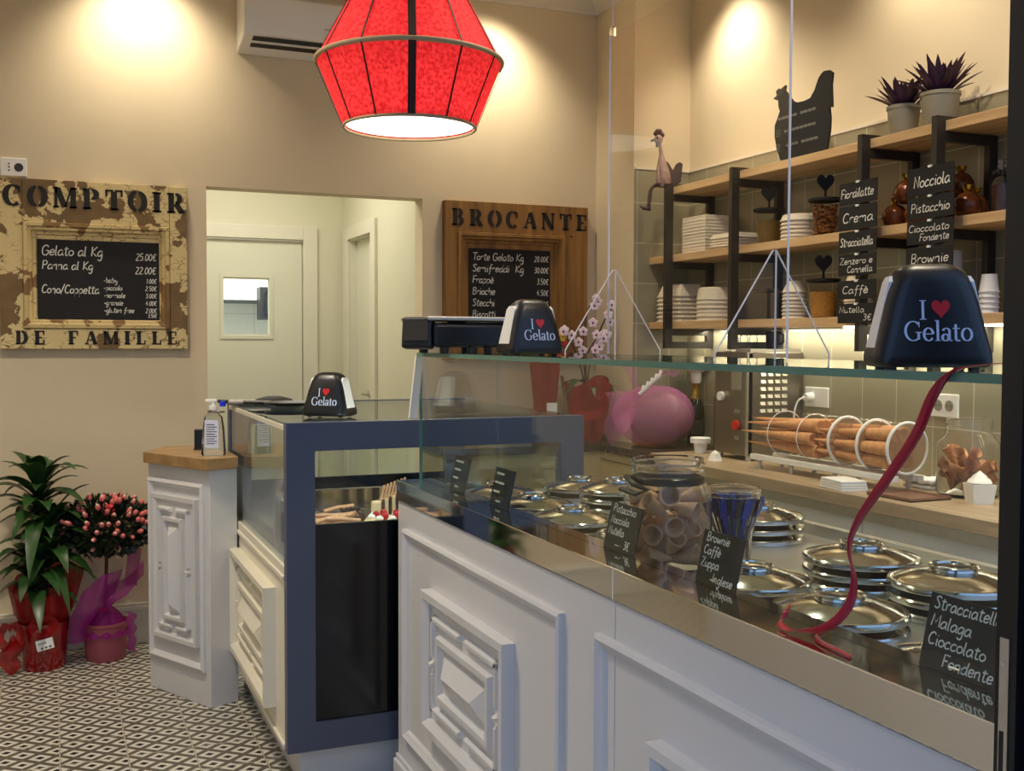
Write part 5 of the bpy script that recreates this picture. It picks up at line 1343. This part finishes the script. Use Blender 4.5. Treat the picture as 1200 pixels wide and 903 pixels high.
k=thing('clear_box','clear plastic box on the lowest shelf between two bowl stacks','box',(2.87,3.885,ZL))
m=MB(); m.box(-.07,-.085,0,.07,.085,.122); m.build('box',M['plastic'],k,bevel=.004); MB().box(-.072,-.087,.122,.072,.087,.13).build('lid',M['plastic'],k,bevel=.002)
def pcup(): 
    m=MB(); m.lathe([(0,.058),(.023,.058),(.0245,.060),(.024,.056),(.031,.003),(.033,.0),(.0335,.003),(.031,.005)],28); return m.build('paper_cup',M['paper'],smooth=40)
def heart_jar(lab,loc,fill,flab,fcat,gr):
    k=thing('heart_lid_jar',lab,'jar',loc,group='heart lid jars')
    m=MB(); m.lathe([(0,0),(.046,0),(.048,.004),(.060,.145),(.062,.147),(.0595,.147),(.0455,.006),(0,.005)],32); m.build('glass_cup',M['plastic'],k,smooth=40)
    m=MB(); m.lathe([(0,.145),(.066,.145),(.068,.148),(.068,.156),(.064,.158),(0,.158)],32); l_=m.build('lid',M['blackmatte'],k,smooth=40)
    m=MB(); T=frameM((0,0,0),(math.cos(yaw+.15),-math.sin(yaw+.15),0),(0,0,1)); m.prism(heart_pts(0,.216,.068,.074),-.004,.004,T); m.cyl((0,0,.156),(0,0,.19),.006,.004,10)
    m.lathe([(.012,.158),(.006,.166)],12); m.build('heart_knob',M['blackmatte'],l_,bevel=.001)
    h=.105
    if fill=='nuts':
        o=None; m=MB(); rs=random.Random(2)
        for i in range(260):
            z=.012+rs.random()*.118; r=(.037+.0075*z/.13)*math.sqrt(rs.random())
            if i%2: r=.036+.0075*z/.13
            a=rs.uniform(0,6.28); m.sph((r*math.cos(a),r*math.sin(a),z),.0075,.0075,.006,7,5)
        f_=m.build('nuts',M['nuts'],smooth=60)
    else:
        m=MB(); m.lathe([(0,.0065),(.044,.0065),(.052,h),(.03,h+.004),(0,h+.003)],28); f_=m.build(fill,M['grain' if fill=='cereal_grains' else 'graind'],smooth=40)
    f_.location=loc; tag(f_,flab,fcat,None,'stuff')
heart_jar('jar with black heart lid and brown grains on the middle shelf',(2.865,3.905,ZM),'seeds','brown grains filling the left heart jar on the middle shelf','grains',0)
heart_jar('jar with black heart lid and hazelnuts on the middle shelf',(2.865,3.535,ZM),'nuts','roasted nuts filling the heart jar on the middle shelf','nuts',0)
heart_jar('jar with black heart lid and yellow grains on the lowest shelf',(2.865,3.54,ZL),'cereal_grains','yellow grains filling the heart jar on the lowest shelf','grains',0)
# paper cups
def cups(x,y,n,where,gr): stack(pcup(),n,(x,y,ZL),.0175 if n<8 else .0160,'# white paper cup '+where,gr,.0004)
cups(2.85,2.685,5,'in the short stack nearest the black post','paper cups by the post')
cups(2.94,2.655,9,'in the tall stack by the black post','tall paper cup stack')
cups(2.90,3.02,11,'in the stack left of the big napkin dispenser','paper cups behind the dispenser')
k=thing('cup_sleeve','tall grey sleeve of cups standing on the lowest shelf behind the Brownie tag','cup sleeve',(2.90,2.90,ZL))
m=MB(); m.lathe([(0,0),(.040,0),(.041,.004),(.036,.22),(.034,.224),(0,.224)],28); m.build('sleeve',M['whitecab'],k,smooth=40); m=MB(); m.lathe([(.0412,.0),(.043,.004),(.041,.010)],28); m.build('rim',M['paper'],k,smooth=40)
# amber eggs
def egg():
    t=thing('amber_egg','x','chocolate egg')
    m=MB(); m.lathe([(0,0),(.022,.001),(.040,.016),(.046,.036),(.043,.056),(.030,.076),(.014,.085),(0,.087)],28); m.build('foil_egg',M['amber'],t,smooth=60)
    m=MB(); m.lathe([(.006,.084),(.016,.096),(.020,.108),(.012,.104),(.004,.09)],10); m.build('twisted_top',M['gold'],t,smooth=40); return t
eg=egg()
EP=[(2.84,3.115,ZM,'amber foil egg on the middle shelf, left one of the left pair'),(2.855,3.02,ZM,'amber foil egg on the middle shelf, right one of the left pair'),(2.85,3.07,ZM+.082,'amber foil egg resting on top of the left pair on the middle shelf'),
    (2.85,2.90,ZM,'amber foil egg on the middle shelf behind the Pistacchio tag'),(2.90,2.80,ZM,'amber foil egg on the middle shelf under the upper right egg'),(2.82,2.755,ZM,'amber foil egg nearest the black post on the middle shelf'),(2.885,2.85,ZM+.08,'amber foil egg stacked on the two behind the Nocciola tag')]
for i,(x,y,z,lab) in enumerate(EP):
    if i==0: eg.location=(x,y,z); eg['label']=lab; eg['group']='amber eggs'
    else: dup(eg,(x,y,z),i*.7,lab,'amber eggs')
k=thing('dark_bottle','dark liqueur bottle with black bow at the right end of the middle shelf','bottle',(2.865,2.655,ZM))
m=MB(); m.lathe([(0,0),(.030,0),(.032,.004),(.032,.10),(.026,.118),(.011,.13),(.011,.165),(.013,.167),(.013,.182),(0,.184)],24); m.build('bottle',M['glass'],k,smooth=40)
m=MB(); m.lathe([(0,.003),(.028,.004),(.028,.098),(0,.099)],20); m.build('liqueur',M['choc'],k,smooth=40)
m=MB()
for s in (-1,1): m.sph((0,s*.022,.14),.008,.022,.016,10,6)
m.build('bow',M['black'],k,smooth=60)

# hen chalkboard
H_=[(3.766,2.118),(3.795,2.172),(3.811,2.225),(3.812,2.272),(3.794,2.298),(3.778,2.326),(3.788,2.345),(3.79,2.371),(3.824,2.384),(3.799,2.394),(3.807,2.411),(3.789,2.42),(3.775,2.414),(3.761,2.419),(3.744,2.424),(3.747,2.403),(3.725,2.38),(3.694,2.350),(3.667,2.339),(3.62,2.336),(3.581,2.340),(3.555,2.366),(3.531,2.408),(3.515,2.42),(3.5,2.427),(3.468,2.424),(3.448,2.410),(3.454,2.365),(3.448,2.28),(3.465,2.282),(3.458,2.237),(3.46,2.197),(3.477,2.118)]
S_=.982; HX=2.768; HY=3.565
k=thing('hen_chalkboard','black hen-shaped chalkboard standing on the uppermost shelf','chalkboard',(HX,HY,ZT))
TH=frameM((0,0,0),(0,-1,0),(0,0,1))
b=MB().prism([(-(y*S_-HY),z-ZT) for y,z in H_],-.010,0,TH).build('hen_board',M['chalk'],k)
m=MB(); T=frameM((-.0008,0,0),(0,-1,0),(0,0,1))
for i,(s,x,z) in enumerate((('~~~~~ ~~~~',-.155,.165),('~~~~~~~~',-.115,.108),('~~~ ~~~~',-.10,.050))): write(m,s,x,z,.034,T,stroke=.13,width=.24 if i==0 else .2)
for z in (.105,.045):
    m.ribbon2d([(-.165,z),(-.140,z),(-.140,z+.026),(-.165,z+.026),(-.165,z)],.0025,T)
m.ribbon2d(ell(-.1525,.118,.006,.006,0,360),.002,T); m.ribbon2d([(-.152,.05),(-.152,.066),(-.146,.068)],.003,T)
m.build('chalk_writing',M['inkfaint'],b,keep=True)
MB().box(.010,-.10,0,.05,.06,.004).build('stand',M['black'],k)

# rooster figurine sitting on the first bracket
k=thing('rooster_figurine','painted rooster figurine with dangling legs sitting on the left shelf bracket','figurine',(2.742,4.575,ZT+.002),rotz=-yaw)
m=MB()
prof=[(0,.0),(.030,.004),(.038,.03),(.036,.06),(.028,.10),(.018,.135),(.010,.16),(.0085,.19),(.0085,.215)]
m.lathe(prof,18); m.v=[(x-.10*z if z<.16 else x-.016-.15*(z-.16),y,z) for x,y,z in m.v]; m.sph((-.030,0,.232),.021,.017,.024,14,10)
m.build('body',M['fig'],k,smooth=60)
m=MB(); m.tube([(-.045,0,.232),(-.062,0,.228),(-.070,0,.222)],[.007,.005,.001],8); m.build('beak',M['figd'],k,smooth=50)
m=MB()
for x,z,r in ((-.045,.262,.010),(-.036,.270,.012),(-.024,.268,.013),(-.012,.255,.011)): m.sph((x,0,z),r,.006,r*1.2,10,7)
m.sph((-.038,0,.205),.006,.005,.010,8,6); m.build('comb',M['figd'],k,smooth=50)
for s in (-1,1): MB().sph((-.038,s*.015,.238),.005,.003,.005,8,6).build('eye',M['black'],k,smooth=50)
m=MB(); m.prism([(.012,.03),(.0,.10),(.006,.13),(.02,.12),(.04,.085),(.055,.115),(.075,.125),(.088,.115),(.085,.085),(.08,.03),(.05,.01)],-.008,.008,frameM((0,0,0),(1,0,0),(0,0,1))); m.build('tail',M['figd'],k,bevel=.004)
for s in (-1,1):
    m=MB(); m.tube(catmull([(-.012,s*.016,.018),(-.045,s*.018,.012),(-.066,s*.018,-.01),(-.072,s*.018,-.06),(-.085 if s<0 else -.070,s*.018,-.098)],4),.0075,8)
    x=-.085 if s<0 else -.070
    m.tube([(x+.006,s*.018,-.10),(x-.012,s*.016,-.098),(x-.034,s*.014,-.088 if s<0 else -.10)],[.009,.009,.004],8); m.build('leg',M['figd'],k,smooth=50)
m=MB(); m.tube([(-.030,-.03,.10),(-.036,-.04,.06),(-.03,-.035,.02)],.008,8); m.build('wing',M['fig'],k,smooth=50)

# succulents
def succulent(x,y,r,h,n,L,lab,seed):
    k=thing('potted_succulent',lab,'plant',(x,y,ZT)); rs=random.Random(seed)
    m=MB(); m.lathe([(0,0),(r*.78,0),(r*.80,.003),(r*.98,h-.012),(r*1.03,h-.012),(r*1.03,h),(r*.95,h),(r*.92,h-.018),(0,h-.018)],32); m.build('zinc_pot',M['zinc'],k,smooth=40)
    m=MB(); m.lathe([(0,h-.012),(r*.93,h-.016)],24); m.build('soil',M['soil'],k)
    for i in range(n):
        t=i/n; a=i*2.4; m=MB(); l=L*rs.uniform(.8,1.1)
        blade(m,(.02*math.cos(a),.02*math.sin(a),h-.014),a,l*(1-.70*t),.030,.62+2.0*t,.15,0,6,.3); m.build('leaf',M['purple'],k,smooth=60)
succulent(2.835,3.075,.058,.108,38,.112,'left purple spiky succulent in a zinc pot on the uppermost shelf',1)
succulent(2.835,2.900,.066,.120,42,.128,'right purple spiky succulent in a larger zinc pot on the uppermost shelf',2)

# hanging chalk tags on the two bracket posts
def shelf_tag(y,z0,z1,wd,lines,lab,tilt=0):
    h=z1-z0
    k=thing('hanging_chalk_tag',lab,'chalk tag',(2.7085,y,z0),group='flavour tags on the shelf brackets')
    T=frameM((0,0,0),(0,-1,0),(0,0,1)); T=T@Matrix.Rotation(rad(tilt),4,'Z')
    b=MB().box(-wd/2,0,-.0015,wd/2,h,.0015,T).build('board',M['chalk'],k)
    T2=T@Matrix.Translation((0,0,.0020)); m=MB(); n=len(lines); fs=h*.40 if n==1 else h*.30
    for i,(s,dx) in enumerate(lines):
        yy=h*.30 if n==1 else h*(.54-.40*i)
        write(m,s,-wd/2+.008+dx,yy,fs,T2,stroke=.11,width=min(textw(s,fs)*1.9,wd-.024-dx))
    m.build('chalk_writing',M['ink'],b,keep=True)
    m=MB(); m.box(-.007,-.004,-.006,.007,.004,.004,T@Matrix.Translation((0,h-.002,.003))); m.build('peg',M['plwhite'],k,bevel=.001)
    MB().box(.0016,-.004,h*.4,.0052,.004,h*.6).build('back_clip',M['black'],k)
K=1.003
def zz(z): return 1.38+(z-1.38)*K
for a,b_,ls,lab,t in ((1.882,1.962,[('Fiordilatte',0)],'Fiordilatte',0),(1.789,1.876,[('Crema',.012)],'Crema',0),(1.706,1.783,[('Stracciatella',0)],'Stracciatella',0),(1.622,1.700,[('Zenzero e',0),('Cannella',.04)],'Zenzero e Cannella',0),(1.536,1.604,[('Caff\u00e8',.016)],'Caff\u00e8',0),(1.448,1.520,[('Nutella',0),('3\u20ac',.13)],'Nutella 3\u20ac',0)):
    shelf_tag(3.160,zz(a),zz(b_),.200,ls,'chalk tag reading '+lab+' in the left tag column on the shelves',t)
for a,b_,ls,lab,t in ((1.872,1.966,[('Nocciola',.02)],'Nocciola',1),(1.793,1.868,[('Pistacchio',.008)],'Pistacchio',0),(1.708,1.787,[('Cioccolato',0),('Fondente',.05)],'Cioccolato Fondente',0),(1.623,1.700,[('Brownie',.012)],'Brownie',0)):
    shelf_tag(2.806,zz(a),zz(b_),.208,ls,'chalk tag reading '+lab+' in the right tag column on the shelves',t)
# dark hooks below the lowest shelf
k=thing('hanging_cup','dark blue and black cup hanging under the shelf behind the second bracket','cup',(2.90,3.90,1.325))
m=MB(); m.lathe([(0,0),(.030,0),(.036,.01),(.040,.10),(.037,.10),(.033,.012),(0,.006)],28); m.build('cup',M['spoonk'],k,smooth=40)
MB().tube([(0,0,.03),(0,-.06,.05),(0,-.06,.085),(0,-.038,.095)],.005,8).build('handle',M['black'],k,smooth=50)
MB().cyl((0,0,.095),(0,0,.118),.003,n=8).build('hook',M['black'],k)
